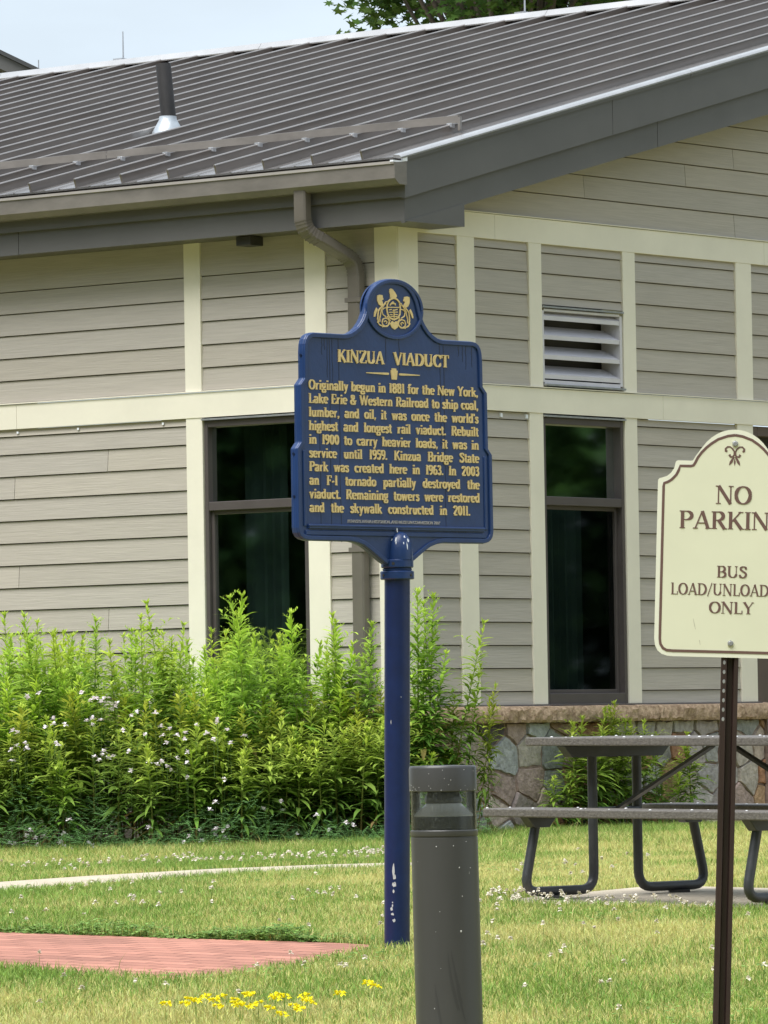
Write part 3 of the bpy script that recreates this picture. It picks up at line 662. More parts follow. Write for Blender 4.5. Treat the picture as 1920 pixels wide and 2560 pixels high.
# ------------------------------------------------------------------ lettering: a stroke-built serif alphabet (cap height 1)
def Ls(x0, y0, x1, y1, w): return ('L', x0, y0, x1, y1, w)
def Ar(x, y, rx, ry, a0=0, a1=360, k=1): return ('A', x, y, rx, ry, a0, a1, k)
def Pp(w, *pts): return ('P', w, pts)
def Sf(x, y, l): return ('S', x, y, l)
T, t_ = 'T', 't'
st = lambda x, h=1: [Ls(x, 0, x, h, T), Sf(x, 0, .22), Sf(x-.03, h, .18)]
GL = {
 'A': (.70, [Ls(.07, 0, .35, 1, t_), Ls(.35, 1, .60, 0, T), Ls(.17, .32, .50, .32, t_), Sf(.08, 0, .20), Sf(.61, 0, .24)]),
 'B': (.64, st(.15)+[Ar(.32, .74, .19, .235, -90, 90), Ar(.33, .26, .23, .235, -90, 90), Ls(.1, .97, .33, .97, t_), Ls(.15, .5, .34, .5, t_), Ls(.1, .03, .34, .03, t_)]),
 'C': (.66, [Ar(.38, .5, .29, .47, 48, 312), Ls(.58, .66, .60, .97, t_), Ls(.58, .34, .60, .10, t_)]),
 'D': (.72, st(.15)+[Ar(.31, .5, .33, .47, -90, 90), Ls(.1, .97, .32, .97, t_), Ls(.1, .03, .32, .03, t_)]),
 'E': (.58, st(.15)+[Ls(.1, .97, .50, .97, t_), Ls(.15, .5, .40, .5, t_), Ls(.1, .03, .52, .03, t_), Ls(.50, 1, .50, .76, t_), Ls(.52, 0, .52, .25, t_), Ls(.40, .4, .40, .6, t_)]),
 'F': (.54, st(.15)+[Ls(.1, .97, .49, .97, t_), Ls(.15, .5, .39, .5, t_), Ls(.49, 1, .49, .76, t_), Ls(.39, .4, .39, .6, t_)]),
 'G': (.72, [Ar(.38, .5, .29, .47, 48, 312), Ls(.58, .66, .60, .97, t_), Ls(.58, .06, .58, .44, T), Sf(.58, .44, .24)]),
 'H': (.78, st(.15)+st(.63)+[Ls(.15, .5, .63, .5, t_)]),
 'I': (.30, [Ls(.15, 0, .15, 1, T), Sf(.15, 0, .24), Sf(.15, 1, .24)]),
 'K': (.70, st(.15)+[Ls(.18, .40, .56, 1, t_), Ls(.29, .58, .60, 0, T), Sf(.62, 0, .18), Sf(.56, 1, .20)]),
 'L': (.56, st(.15)+[Ls(.1, .03, .51, .03, t_), Ls(.51, 0, .51, .28, t_)]),
 'M': (.90, [Ls(.12, 0, .14, 1, t_), Ls(.14, 1, .45, .08, T), Ls(.45, .08, .74, 1, t_), Ls(.75, 0, .75, 1, T), Sf(.12, 0, .20), Sf(.76, 0, .24), Sf(.10, 1, .16), Sf(.80, 1, .16)]),
 'N': (.76, [Ls(.12, 0, .12, 1, t_), Ls(.12, 1, .62, 0, T), Ls(.62, 0, .62, 1, t_), Sf(.12, 0, .20), Sf(.08, 1, .16), Sf(.63, 1, .20)]),
 'O': (.74, [Ar(.37, .5, .29, .47)]),
 'P': (.60, st(.15)+[Ar(.30, .73, .23, .24, -90, 90), Ls(.1, .97, .32, .97, t_), Ls(.15, .49, .32, .49, t_)]),
 'R': (.66, st(.15)+[Ar(.30, .74, .21, .235, -90, 90), Ls(.1, .97, .32, .97, t_), Ls(.15, .5, .32, .5, t_), Ls(.32, .5, .57, 0, T), Sf(.60, 0, .14)]),
 'S': (.56, [Pp(T, (.45, .76), (.42, .91), (.28, .965), (.14, .88), (.13, .72), (.26, .57), (.42, .43), (.46, .25), (.36, .06), (.22, .035), (.10, .14), (.07, .27)), Ls(.46, .72, .46, .97, t_), Ls(.07, .03, .07, .28, t_)]),
 'T': (.62, [Ls(.31, 0, .31, 1, T), Ls(.03, .97, .59, .97, t_), Ls(.04, 1, .04, .74, t_), Ls(.58, 1, .58, .74, t_), Sf(.31, 0, .26)]),
 'U': (.74, [Ls(.15, 1, .15, .32, T), Ar(.37, .32, .22, .29, 180, 360), Ls(.59, 1, .59, .32, t_), Sf(.15, 1, .24), Sf(.59, 1, .18)]),
 'V': (.68, [Ls(.09, 1, .35, 0, T), Ls(.35, 0, .60, 1, t_), Sf(.09, 1, .22), Sf(.60, 1, .18)]),
 'W': (.98, [Ls(.09, 1, .30, 0, T), Ls(.30, 0, .49, 1, t_), Ls(.49, 1, .70, 0, T), Ls(.70, 0, .90, 1, t_), Sf(.09, 1, .20), Sf(.49, 1, .18), Sf(.90, 1, .16)]),
 'Y': (.66, [Ls(.08, 1, .33, .46, T), Ls(.59, 1, .33, .46, t_), Ls(.33, .5, .33, 0, T), Sf(.09, 1, .20), Sf(.59, 1, .16), Sf(.33, 0, .24)]),
 'Z': (.60, [Ls(.07, .97, .55, .97, t_), Ls(.52, .97, .10, .03, T), Ls(.06, .03, .56, .03, t_), Ls(.08, 1, .08, .78, t_), Ls(.55, 0, .55, .24, t_)]),
 'a': (.52, [Pp(T, (.10, .52), (.20, .655), (.33, .62), (.375, .48), (.375, .02)), Ar(.23, .19, .145, .16, 40, 320), Sf(.42, 0, .12)]),
 'b': (.54, [Ls(.13, 0, .13, 1, T), Sf(.07, 1, .14), Ar(.29, .34, .17, .31)]),
 'c': (.46, [Ar(.26, .34, .18, .31, 50, 310), Ls(.38, .48, .38, .62, T)]),
 'd': (.56, [Ls(.41, 0, .41, 1, T), Sf(.35, 1, .14), Sf(.47, 0, .12), Ar(.25, .34, .17, .31)]),
 'e': (.50, [Ar(.25, .34, .185, .31, 0, 318), Ls(.08, .36, .44, .36, t_)]),
 'f': (.36, [Pp(T, (.36, .90), (.28, .975), (.18, .90), (.16, .74), (.16, 0)), Ls(.03, .66, .33, .66, t_), Sf(.16, 0, .22)]),
 'g': (.52, [Ar(.23, .43, .15, .215), Ar(.24, -.10, .18, .15), Ls(.33, .60, .48, .68, t_), Ls(.14, .22, .16, .06, t_)]),
 'h': (.58, [Ls(.13, 0, .13, 1, T), Sf(.13, 0, .22), Sf(.07, 1, .14), Pp(T, (.14, .47), (.25, .62), (.37, .62), (.43, .48), (.43, 0)), Sf(.44, 0, .20)]),
 'i': (.28, [Ls(.14, 0, .14, .66, T), Ls(.14, .82, .14, .98, T), Sf(.14, 0, .22), Sf(.09, .66, .14)]),
 'k': (.56, [Ls(.13, 0, .13, 1, T), Sf(.13, 0, .20), Sf(.07, 1, .14), Ls(.15, .27, .42, .64, t_), Ls(.24, .40, .47, 0, T), Sf(.42, .65, .18), Sf(.49, 0, .14)]),
 'l': (.28, [Ls(.14, 0, .14, 1, T), Sf(.14, 0, .22), Sf(.09, 1, .14)]),
 'm': (.86, [Ls(.13, 0, .13, .66, T), Sf(.13, 0, .20), Sf(.07, .66, .14), Pp(T, (.14, .47), (.24, .62), (.35, .62), (.41, .48), (.41, 0)), Sf(.41, 0, .18), Pp(T, (.42, .47), (.53, .62), (.63, .62), (.69, .48), (.69, 0)), Sf(.71, 0, .20)]),
 'n': (.58, [Ls(.13, 0, .13, .66, T), Sf(.13, 0, .22), Sf(.07, .66, .14), Pp(T, (.14, .47), (.25, .62), (.37, .62), (.43, .48), (.43, 0)), Sf(.44, 0, .20)]),
 'o': (.52, [Ar(.26, .34, .19, .31)]),
 'p': (.56, [Ls(.13, -.28, .13, .66, T), Sf(.13, -.28, .22), Sf(.07, .66, .14), Ar(.29, .34, .17, .31)]),
 'r': (.42, [Ls(.13, 0, .13, .66, T), Sf(.13, 0, .22), Sf(.07, .66, .14), Pp(T, (.15, .42), (.23, .60), (.35, .61))]),
 's': (.42, [Pp(T, (.34, .50), (.30, .61), (.20, .64), (.11, .58), (.12, .46), (.22, .37), (.32, .28), (.33, .14), (.25, .04), (.15, .04), (.07, .15))]),
 't': (.36, [Pp(T, (.16, .90), (.16, .16), (.21, .05), (.32, .08)), Ls(.02, .66, .32, .66, t_)]),
 'u': (.58, [Pp(T, (.13, .66), (.13, .20), (.19, .05), (.30, .04), (.40, .18)), Ls(.43, 0, .43, .66, T), Sf(.08, .66, .14), Sf(.38, .66, .14), Sf(.48, 0, .12)]),
 'v': (.50, [Ls(.08, .66, .25, 0, T), Ls(.25, 0, .42, .66, t_), Sf(.08, .66, .18), Sf(.42, .66, .14)]),
 'w': (.74, [Ls(.08, .66, .22, 0, T), Ls(.22, 0, .36, .66, t_), Ls(.36, .66, .51, 0, T), Ls(.51, 0, .65, .66, t_), Sf(.08, .66, .18), Sf(.36, .66, .16), Sf(.65, .66, .14)]),
 'y': (.50, [Ls(.08, .66, .26, .02, T), Pp(t_, (.43, .66), (.26, 0), (.18, -.22), (.07, -.26)), Ls(.07, -.26, .13, -.22, T), Sf(.08, .66, .18), Sf(.43, .66, .14)]),
 'z': (.44, [Ls(.05, .63, .38, .63, t_), Ls(.36, .63, .09, .03, T), Ls(.05, .03, .40, .03, t_), Ls(.06, .66, .06, .5, t_), Ls(.40, 0, .40, .17, t_)]),
 '0': (.54, [Ar(.27, .5, .17, .47)]),
 '1': (.36, [Ls(.19, 0, .19, 1, T), Sf(.19, 0, .24), Ls(.19, .99, .08, .92, t_)]),
 '2': (.50, [Pp(T, (.09, .74), (.14, .90), (.26, .965), (.38, .89), (.40, .72), (.30, .50), (.10, .06)), Ls(.08, .05, .43, .05, T)]),
 '3': (.48, [Pp(T, (.09, .82), (.17, .95), (.31, .92), (.35, .76), (.28, .60), (.18, .55)), Pp(T, (.20, .55), (.34, .47), (.38, .28), (.31, .08), (.19, .035), (.07, .17))]),
 '5': (.48, [Ls(.11, .95, .40, .95, T), Ls(.12, .97, .11, .56, t_), Pp(T, (.11, .56), (.23, .62), (.35, .54), (.39, .34), (.31, .09), (.19, .035), (.07, .16))]),
 '6': (.50, [Ar(.25, .30, .17, .27), Pp(T, (.09, .34), (.11, .64), (.20, .88), (.36, .96))]),
 '8': (.54, [Ar(.27, .74, .145, .225), Ar(.27, .27, .17, .245)]),
 '9': (.50, [Ar(.25, .70, .17, .27), Pp(T, (.41, .66), (.39, .36), (.30, .12), (.14, .04))]),
 '.': (.22, [Ls(.10, 0, .10, .17, T)]), ',': (.22, [Ls(.11, .02, .11, .17, T), Ls(.12, .04, .07, -.12, t_)]),
 "'": (.18, [Ls(.09, .74, .09, 1, T)]), '-': (.34, [Ls(.05, .34, .28, .40, T)]), '/': (.42, [Ls(.05, -.08, .36, 1.06, t_)]),
 '&': (.68, [Ar(.29, .77, .13, .20), Pp(T, (.20, .66), (.56, .03)), Ar(.28, .25, .20, .22, 60, 330), Pp(t_, (.42, .13), (.56, .30), (.60, .44)), Sf(.58, .46, .18)]),
 '*': (.24, [Ar(.12, .86, .07, .10)]),
}
def ribbon(mb_, pts, ws, h, mp):
    """flat raised strip with its own thickness"""
    n = len(pts); l_, r_ = [], []
    for i in range(n):
        a = pts[max(i-1, 0)]; c = pts[min(i+1, n-1)]; dx, dy = c[0]-a[0], c[1]-a[1]; q = math.hypot(dx, dy)+1e-9
        nx_, ny_ = -dy/q*ws[i]/2, dx/q*ws[i]/2
        l_.append((pts[i][0]+nx_, pts[i][1]+ny_)); r_.append((pts[i][0]-nx_, pts[i][1]-ny_))
    vs = [mp(p[0], p[1], h) for p in l_]+[mp(p[0], p[1], h) for p in r_]+[mp(p[0], p[1], 0) for p in l_]+[mp(p[0], p[1], 0) for p in r_]
    fs = []
    for i in range(n-1):
        fs += [(i, i+1, n+i+1, n+i), (i, 2*n+i, 2*n+i+1, i+1), (n+i, n+i+1, 3*n+i+1, 3*n+i)]
    fs += [(0, n, 3*n, 2*n), (n-1, 3*n-1, 4*n-1, 2*n-1)]
    mb_.add(vs, fs)
HK = [0]
def strokes(mb_, segs, ox, oy, sx, sy, TT, tt, h, mp):
    wv = {'T': TT, 't': tt}
    sc = min(sx, sy)
    for q in segs:
        HK[0] = (HK[0]+1) % 9; hh = h+HK[0]*.00009
        if q[0] == 'L':
            _, a, b_, c, d, w_ = q; ribbon(mb_, [(ox+a*sx, oy+b_*sy), (ox+c*sx, oy+d*sy)], [wv[w_]*(sx if abs(d-b_) > abs(c-a) else sy)]*2, hh, mp)
        elif q[0] == 'S':
            _, a, b_, l_ = q; yy = b_+(tt*.45 if b_ < .3 and b_ >= -.3 else -tt*.45); ribbon(mb_, [(ox+(a-l_/2)*sx, oy+yy*sy), (ox+(a+l_/2)*sx, oy+yy*sy)], [tt*.9*sy]*2, hh, mp)
        elif q[0] == 'A':
            _, x, y, rx, ry, a0, a1, k = q; n = max(6, int(abs(a1-a0)/20)); pts, ws = [], []
            for i in range(n+1):
                a = math.radians(a0+(a1-a0)*i/n); pts.append((ox+(x+rx*math.cos(a))*sx, oy+(y+ry*math.sin(a))*sy))
                ws.append((tt+(TT-tt)*abs(math.cos(a))**1.3)*(sx*abs(math.cos(a))+sy*abs(math.sin(a))))
            ribbon(mb_, pts, ws, hh, mp)
        else:
            _, w_, pl = q; W = wv[w_]; pts = []
            for i in range(len(pl)-1):
                p0, p1, p2, p3 = pl[max(i-1, 0)], pl[i], pl[i+1], pl[min(i+2, len(pl)-1)]
                for s in range(3):
                    s /= 3; pts.append(tuple(.5*(2*p1[k]+(-p0[k]+p2[k])*s+(2*p0[k]-5*p1[k]+4*p2[k]-p3[k])*s*s+(-p0[k]+3*p1[k]-3*p2[k]+p3[k])*s**3) for k in (0, 1)))
            pts.append(pl[-1]); n = len(pts); ws = []
            for i in range(n):
                a = pts[max(i-1, 0)]; c = pts[min(i+1, n-1)]; dx, dy = abs(c[0]-a[0]), abs(c[1]-a[1]); q_ = math.hypot(dx, dy)+1e-9
                ws.append((tt+(W-tt)*dy/q_)*sx if W != tt else tt*sx)
            ribbon(mb_, [(ox+p[0]*sx, oy+p[1]*sy) for p in pts], ws, hh, mp)
def text_line(mb_, s, u0, u1, v, cap, TT, tt, h, mp, xmax=1.15, fill=True):
    """set a line between u0 and u1: letters get a common stretch, word spaces take the rest"""
    Wc = sum(GL[c][0] for c in s if c != ' ')*cap; ns = s.count(' '); tot = u1-u0
    sp = .24*cap
    if fill:
        k = min(xmax, (tot-ns*sp)/Wc); sp = (tot-k*Wc)/ns if ns else 0
    else: k = (tot-ns*sp)/Wc
    u = u0
    for c in s:
        if c == ' ': u += sp; continue
        strokes(mb_, GL[c][1], u, v, cap*k, cap, TT, tt, h, mp); u += GL[c][0]*cap*k

# ------------------------------------------------------------------ historical marker
SA = R(46.5)
mk = empty('historical_marker', (.0226, 22.5514, -.150)); tag(mk, 'navy blue historical marker with gold lettering about a railroad viaduct on a blue post', 'historical marker')
PC = Vector((.04221+.0072, 22.49096-.0069, 1.3343+CAMZ)); MKL = Vector(mk.location)
du = Vector((math.cos(SA), math.sin(SA), 0)); dn_ = Vector((math.sin(SA), -math.cos(SA), 0)); dv = Vector((0, 0, 1))
UC = -.012
def MS(u, v, h): return PC-MKL+du*u+dv*v+dn_*h
half = [(0, .474), (.03, .4725), (.055, .468), (.08, .459), (.10, .447), (.118, .431), (.132, .412), (.144, .392), (.152, .37), (.159, .347), (.167, .325), (.177, .306), (.190, .289), (.208, .271), (.228, .257), (.255, .244), (.285, .238), (.466, .238), (.487, .2345), (.505, .225), (.517, .209), (.523, .19), (.526, .16),
        (.527, .052), (.552, .026), (.553, -.204), (.576, -.229), (.577, -.545), (.573, -.565), (.562, -.581), (.545, -.591), (.52, -.596), (.275, -.597), (.235, -.602), (.195, -.614), (.16, -.632), (.12, -.656), (.085, -.677), (.06, -.688)]
OUT = [(UC+u, v) for u, v in half]+[(UC-u, v) for u, v in half[::-1] if u > 0]
b = MB(); TH = .012
b.prism(OUT, lambda u, v: MS(u, v, TH), lambda u, v: MS(u, v, -TH)); pl = b.build('plate', MBLUE, mk, bevel=.005, seg=2)
b = MB()
def closed_rib(poly, off, wid, h, mp, mbx):
    n = len(poly); o_, i_ = [], []
    for k in range(n):
        a, p, c = poly[k-1], poly[k], poly[(k+1) % n]
        dx, dy = c[0]-a[0], c[1]-a[1]; q = math.hypot(dx, dy)+1e-9; nx_, ny_ = dy/q, -dx/q
        o_.append((p[0]-nx_*off, p[1]-ny_*off)); i_.append((p[0]-nx_*(off+wid), p[1]-ny_*(off+wid)))
    vs = [mp(*p, h) for p in o_]+[mp(*p, h) for p in i_]+[mp(*p, 0) for p in o_]+[mp(*p, 0) for p in i_]
    fs = []
    for k in range(n):
        j = (k+1) % n; fs += [(k, j, n+j, n+k), (k, 2*n+k, 2*n+j, j), (n+k, n+j, 3*n+j, 3*n+k)]
    mbx.add(vs, fs)
mpf = lambda u, v, h: MS(u, v, TH-.0006+h)
mpb = lambda u, v, h: MS(u, v, -TH+.0006-h)
top = [p for p in half if p[1] > -.50]
ringpoly = [(UC+u, v) for u, v in half if v > -.25]+[(UC+.576, -.535), (UC-.576, -.535)]+[(UC-u, v) for u, v in half[::-1] if v > -.25 and u > 0]
def rim(mp, mbx):                                                # raised rim all round the plate
    pts = [(UC-u, v) for u, v in half[::-1] if u > 0]+[(UC+u, v) for u, v in half]
    n = len(pts); pin = []
    for k in range(n):
        a = pts[max(k-1, 0)]; c = pts[min(k+1, n-1)]; dx, dy = c[0]-a[0], c[1]-a[1]; q = math.hypot(dx, dy); pin.append((pts[k][0]+dy/q*.0115, pts[k][1]-dx/q*.0115))
    ribbon(mbx, pin, [.019]*n, .0085, mp)
rim(mpf, b); rim(mpb, b); b.build('rim', MBLUE, pl, bevel=.003, seg=2)
b = MB()                                                         # moulded steps along the bottom and the side panels
for mp in (mpf, mpb):
    def bx(u0, u1, v0, v1, h): b.hexa([mp(u0, v0, 0), mp(u1, v0, 0), mp(u1, v1, 0), mp(u0, v1, 0), mp(u0+.002, v0+.002, h), mp(u1-.002, v0+.002, h), mp(u1-.002, v1-.002, h), mp(u0+.002, v1-.002, h)])
    bx(-.530, .508, -.549, -.533, .0105); bx(-.545, .524, -.575, -.552, .0070)
    bx(-.553, -.535, -.54, -.235, .006); bx(.513, .531, -.54, -.235, .006)
    for k in range(1): pass
    b.tube([mp(-.530, -.535, .008), mp(.508, -.535, .008)], .0065, 8)
b.build('moulding', MBLUE, pl, bevel=.002, seg=1)
b = MB(); ec = (-.0065, .350)
for mp in (mpf, mpb):
    n = 48; ring = [(ec[0]+.161*math.cos(2*math.pi*k/n), ec[1]+.1155*math.sin(2*math.pi*k/n)) for k in range(n+1)]
    ribbon(b, ring, [.0145]*(n+1), .0098, mp)
b.build('medallion_ring', MBLUE, pl, bevel=.002, seg=1)
b = MB()                                                         # coat of arms: eagle, shield, two rearing horses, ribbon
def crest(x, y): return (-.127+(x-455)*2.847e-4, .335+(x-455)*1.19e-5-(y-740)*1.953e-4)
def cr(pts, w_, dx=0, closed=False):
    P2 = [crest(*p) for p in pts]
    if closed: P2.append(P2[0])
    HK[0] = (HK[0]+1) % 9; ws = w_ if hasattr(w_, '__len__') else [w_]*len(P2)
    ribbon(b, P2, [w*1.9e-4 for w in ws], .0045+HK[0]*.00012, mpf)
def cpoly(pts):
    HK[0] = (HK[0]+1) % 9; P2 = [crest(*p) for p in pts]; h = .004+HK[0]*.00012
    b.prism(P2, lambda u, v: mpf(u, v, 0), lambda u, v: mpf(u, v, h))
mir = lambda pts: [(1724-x, y+34) for x, y in pts]
cpoly([(785, 275), (815, 253), (850, 270), (895, 330), (938, 410), (915, 455), (880, 438), (850, 455), (798, 450), (795, 380), (782, 330)])
cr([(800, 480), (870, 455), (935, 480), (985, 540), (1002, 640), (992, 790), (955, 865), (870, 905), (785, 868), (742, 800), (722, 700), (728, 600), (755, 530)], 34, closed=True)
for a, c in (((735, 645), (995, 650)), ((790, 605), (850, 530)), ((850, 530), (905, 605)), ((800, 570), (905, 572)), ((770, 700), (820, 690)), ((845, 715), (940, 690)), ((770, 750), (950, 745)), ((790, 795), (835, 800)), ((870, 790), (945, 800)), ((800, 835), (940, 840)), ((865, 690), (870, 880))):
    cr([a, c], 20)
for f_ in (lambda p: p, mir):
    cpoly(f_([(532, 400), (580, 385), (635, 395), (642, 445), (655, 482), (622, 500), (640, 555), (655, 595), (600, 618), (558, 590), (530, 520), (525, 450)]))
    cr(f_([(645, 590), (588, 660), (548, 720), (536, 800), (530, 890), (545, 965)]), 26)
    cr(f_([(700, 545), (650, 620), (604, 700), (594, 780), (572, 870), (572, 950)]), 20)
    cr(f_([(748, 525), (702, 532), (688, 585)]), 20); cr(f_([(722, 652), (655, 665), (622, 722), (640, 800), (705, 842)]), 20)
    cpoly(f_([(510, 650), (532, 692), (502, 770), (477, 842), (455, 842), (462, 760), (488, 692)]))
    cr(f_([(620, 960), (640, 890), (700, 868), (755, 900), (770, 960), (740, 1020), (680, 1040), (630, 1010), (620, 960)]), 24)
    cr(f_([(525, 950), (560, 1005), (640, 1045), (720, 1045), (775, 985)]), 22); cr(f_([(660, 950), (690, 925), (722, 950), (700, 985)]), 22)
    cr(f_([(565, 1010), (600, 1025)]), 26); cr(f_([(620, 1030), (632, 1062)]), 20); cr(f_([(760, 800), (735, 850), (790, 930)]), 20)
cpoly([(780, 985), (830, 928), (870, 962), (912, 932), (966, 992), (940, 1065), (880, 1112), (818, 1072)])
b.build('crest', GOLD, pl)
b = MB(); text_line(b, 'KINZUA', -.343, -.072, .1245, .050, .17, .065, .005, mpf, fill=False); text_line(b, 'VIADUCT', -.016, .314, .1245, .050, .17, .065, .005, mpf, fill=False)
b.build('title_lettering', GOLD, pl)
b = MB()
b.prism([(-.034, .101), (-.027, .101), (-.027, .1095), (-.002, .1095), (-.002, .101), (.006, .101), (0, .064), (-.028, .064)], lambda u, v: mpf(u, v, 0), lambda u, v: mpf(u, v, .005))
ribbon(b, [(-.177, .0865), (-.06, .0865), (-.046, .0865)], [.003, .009, .0075], .0048, mpf); ribbon(b, [(.016, .0865), (.028, .0865), (.137, .0865)], [.0075, .009, .003], .0048, mpf)
b.build('keystone_ornament', GOLD, pl)
LINES = ['Originally begun in 1881 for the New York,', 'Lake Erie & Western Railroad to ship coal,', "lumber, and oil, it was once the world's", 'highest and longest rail viaduct. Rebuilt', 'in 1900 to carry heavier loads, it was in',
         'service until 1959. Kinzua Bridge State', 'Park was created here in 1963. In 2003', 'an F-1 tornado partially destroyed the', 'viaduct. Remaining towers were restored', 'and the skywalk constructed in 2011.']
b = MB()
for i, s in enumerate(LINES):
    v = .0095-.0545*i; text_line(b, s, -.512-.0006*i, (.487 if i < 9 else .428), v, .0385, .160, .090, .0045, mpf, xmax=1.34)
b.build('text_lettering', GOLD, pl)
b = MB(); text_line(b, 'PENNSYLVANIA HISTORICAL AND MUSEUM COMMISSION  2011*', -.300, .246, -.5205, .0118, .13, .075, .003, mpf, xmax=1.6); b.build('credit_lettering', PALE, pl)
b = MB()                                                         # rain drips running down the face
rd = random.Random(11)
for u, v0, v1 in ((-.40, .226, .06), (-.388, .226, -.60), (-.372, .226, .03), (-.335, .226, -.60), (-.43, .226, .15), (-.415, .226, .17), (.285, .22, -.58), (.262, .22, -.2), (.40, .226, .15), (.42, .226, .12), (.375, .226, .17), (.455, .226, .13), (-.06, .23, .13), (.02, .23, .09), (-.45, -.10, -.58), (.06, -.53, -.575), (-.36, -.53, -.57), (-.22, -.53, -.575), (.34, -.53, -.575), (.36, -.53, -.57), (.40, -.53, -.575)):
    pts = [(u+rd.uniform(-.0018, .0018)+i*rd.uniform(-.0004, .0004), v0+(v1-v0)*i/6) for i in range(7)]
    ribbon(b, pts, [.0045, .004, .0038, .0038, .0036, .003, .002], .0013, mpf)
b.build('water_streak', DRIP, pl)
b = MB()
for u, v in ((-.533, .145), (-.583, -.25), (-.583, -.42)): b.tube([PC-MKL+du*u+dv*v-dn_*.0+du*-.0005, PC-MKL+du*(u-.0085)+dv*v], .006, 8)
build_split(b, 'bolt_hole', DRIP, pl)
axis = (PC-MKL+Vector((0, 0, -.74))); b = MB()
b.tube([(-.003, 0, -.25), axis], .0520, 32); po = b.build('post', PBLUE, mk, smooth='auto')
b = MB(); rd = random.Random(4)
def chip(zc, ang, wd, ht):                                       # irregular patch where paint has flaked off
    f_ = (zc+.25)/(axis.z+.25); c0 = Vector((-.003+(axis.x+.003)*f_, axis.y*f_, zc)); n = 11; vs = []
    for k in range(n):
        a = 2*math.pi*k/n; rr_ = rd.uniform(.55, 1.1); aa = ang+wd*rr_*math.cos(a)/.052; zz = zc+ht*rr_*math.sin(a)
        vs.append((c0.x+.0526*math.sin(aa), c0.y-.0526*math.cos(aa), zz))
    b.add(vs, [tuple(range(n))])
for q in ((.325, -.28, .006, .034), (.295, -.20, .007, .016), (.262, -.25, .009, .013), (.235, -.28, .004, .009), (.165, -.45, .007, .010), (.178, -.36, .004, .007), (.143, -.38, .009, .006), (.118, -.25, .006, .008), (.19, -.36, .003, .005), (1.02, .3, .002, .003), (.92, -.5, .002, .010)): chip(*q)
build_split(b, 'paint_chip', CHIP, po)
b = MB(); Z0 = MKL.z; zt = PC.z-Z0
def co(z): f_ = z/axis.z; return (axis.x*f_, axis.y*f_, 0)
for za, zb, r_ in ((-.747, -.712, .0690), (-.712, -.700, .060), (-.700, -.666, .0660)):
    o_ = co(zt+za); b.lathe([(r_-.003, zt+za+.0003), (r_, zt+za+.004), (r_, zt+zb-.004), (r_-.004, zt+zb-.0003)], 36, (o_[0], o_[1], 0))
b.build('collar', MBLUE, mk, smooth='auto')
b = MB()
for ang, z in ((-.25, -.683), (-.95, -.73), (.95, -.73)):
    rr_ = .0662 if z > -.7 else .0692; o_ = co(zt+z); b.tube([(o_[0]+(rr_-.004)*math.sin(ang), o_[1]-(rr_-.004)*math.cos(ang), zt+z), (o_[0]+(rr_+.0008)*math.sin(ang), o_[1]-(rr_+.0008)*math.cos(ang), zt+z)], .0062, 10)
build_split(b, 'set_screw', DARK, mk)
for sgn, nm in ((1, 'finial'), (-1, 'finial')):
    b = MB(); o_ = PC-MKL+dn_*.016*sgn; prof = [(.0535, -.668), (.0535, -.645), (.0525, -.625), (.048, -.600), (.040, -.578), (.028, -.563), (.014, -.555), (.001, -.5525)]
    b.lathe(prof, 32, tuple(o_)); fi = b.build(nm, MBLUE, mk, smooth='auto')
    if sgn == 1:
        b = MB(); rd = random.Random(8)
        def spl(ang, z, wd, ht):
            zs = [p[1] for p in prof]; n = 9; vs = []
            for k in range(n):
                a = 2*math.pi*k/n; q = rd.uniform(.5, 1.1); zz = z+ht*q*math.sin(a); rr_ = float(np.interp(zz, zs, [p[0] for p in prof]))+.0008; aa = ang+wd*q*math.cos(a)/.045
                vs.append((o_.x+rr_*math.sin(aa), o_.y-rr_*math.cos(aa), o_.z+zz))
            b.add(vs, [tuple(range(n))])
        for q in ((-.35, -.585, .005, .012), (-.30, -.600, .0025, .010), (.55, -.575, .005, .007), (.9, -.590, .007, .010), (-.8, -.585, .003, .007), (.65, -.61, .0025, .018), (-.95, -.605, .002, .005), (.35, -.600, .003, .006)): spl(*q)
        build_split(b, 'white_splash', BIRD, fi)
b = MB(); b.tube([MS(-.022, -.534, .021), MS(-.020, -.556, .024)], [.003, .0022], 6); build_split(b, 'white_splash', BIRD, pl)

# ------------------------------------------------------------------ bollard light
bo = empty('bollard_light', (.172, 16.44, gz(16.44)-.02)); tag(bo, 'grey cylindrical bollard light with a clear lens band beside the blue marker post', 'bollard light')
BT = (-.1235+CAMZ)-bo.location.z
lean = lambda z: ((-.0115)*(z/BT), 0)
def blathe(name, prof, M, n=48, smooth='auto', parent=bo):
    b = MB(); vs = []
    for r, z in prof:
        lx, ly = lean(z)
        for k in range(n): vs.append((lx+r*math.cos(2*math.pi*k/n), ly+r*math.sin(2*math.pi*k/n), z))
    k_ = len(prof); fs = [(i*n+j, i*n+(j+1) % n, (i+1)*n+(j+1) % n, (i+1)*n+j) for i in range(k_-1) for j in range(n)]
    if name != 'lens': fs += [tuple(range(n))[::-1], tuple(range((k_-1)*n, k_*n))]
    b.add(vs, fs); return b.build(name, M, parent, smooth=smooth)
body = blathe('body', [(.0990, -.05), (.0990, BT-.2125), (.0975, BT-.2115), (.0975, BT-.2085), (.0995, BT-.2075), (.1000, BT-.2065), (.1000, BT-.192), (.0985, BT-.190)], BOLG)
blathe('cap', [(.0985, BT-.076), (.1000, BT-.074), (.1000, BT-.008), (.0985, BT-.003), (.096, BT-.0005), (.05, BT+.001)], BOLG)
blathe('lens', [(.0968, BT-.190), (.0968, BT-.076)], LENS)
blathe('reflector', [(.088, BT-.1905), (.088, BT-.152), (.0875, BT-.1495)], BOLD_)
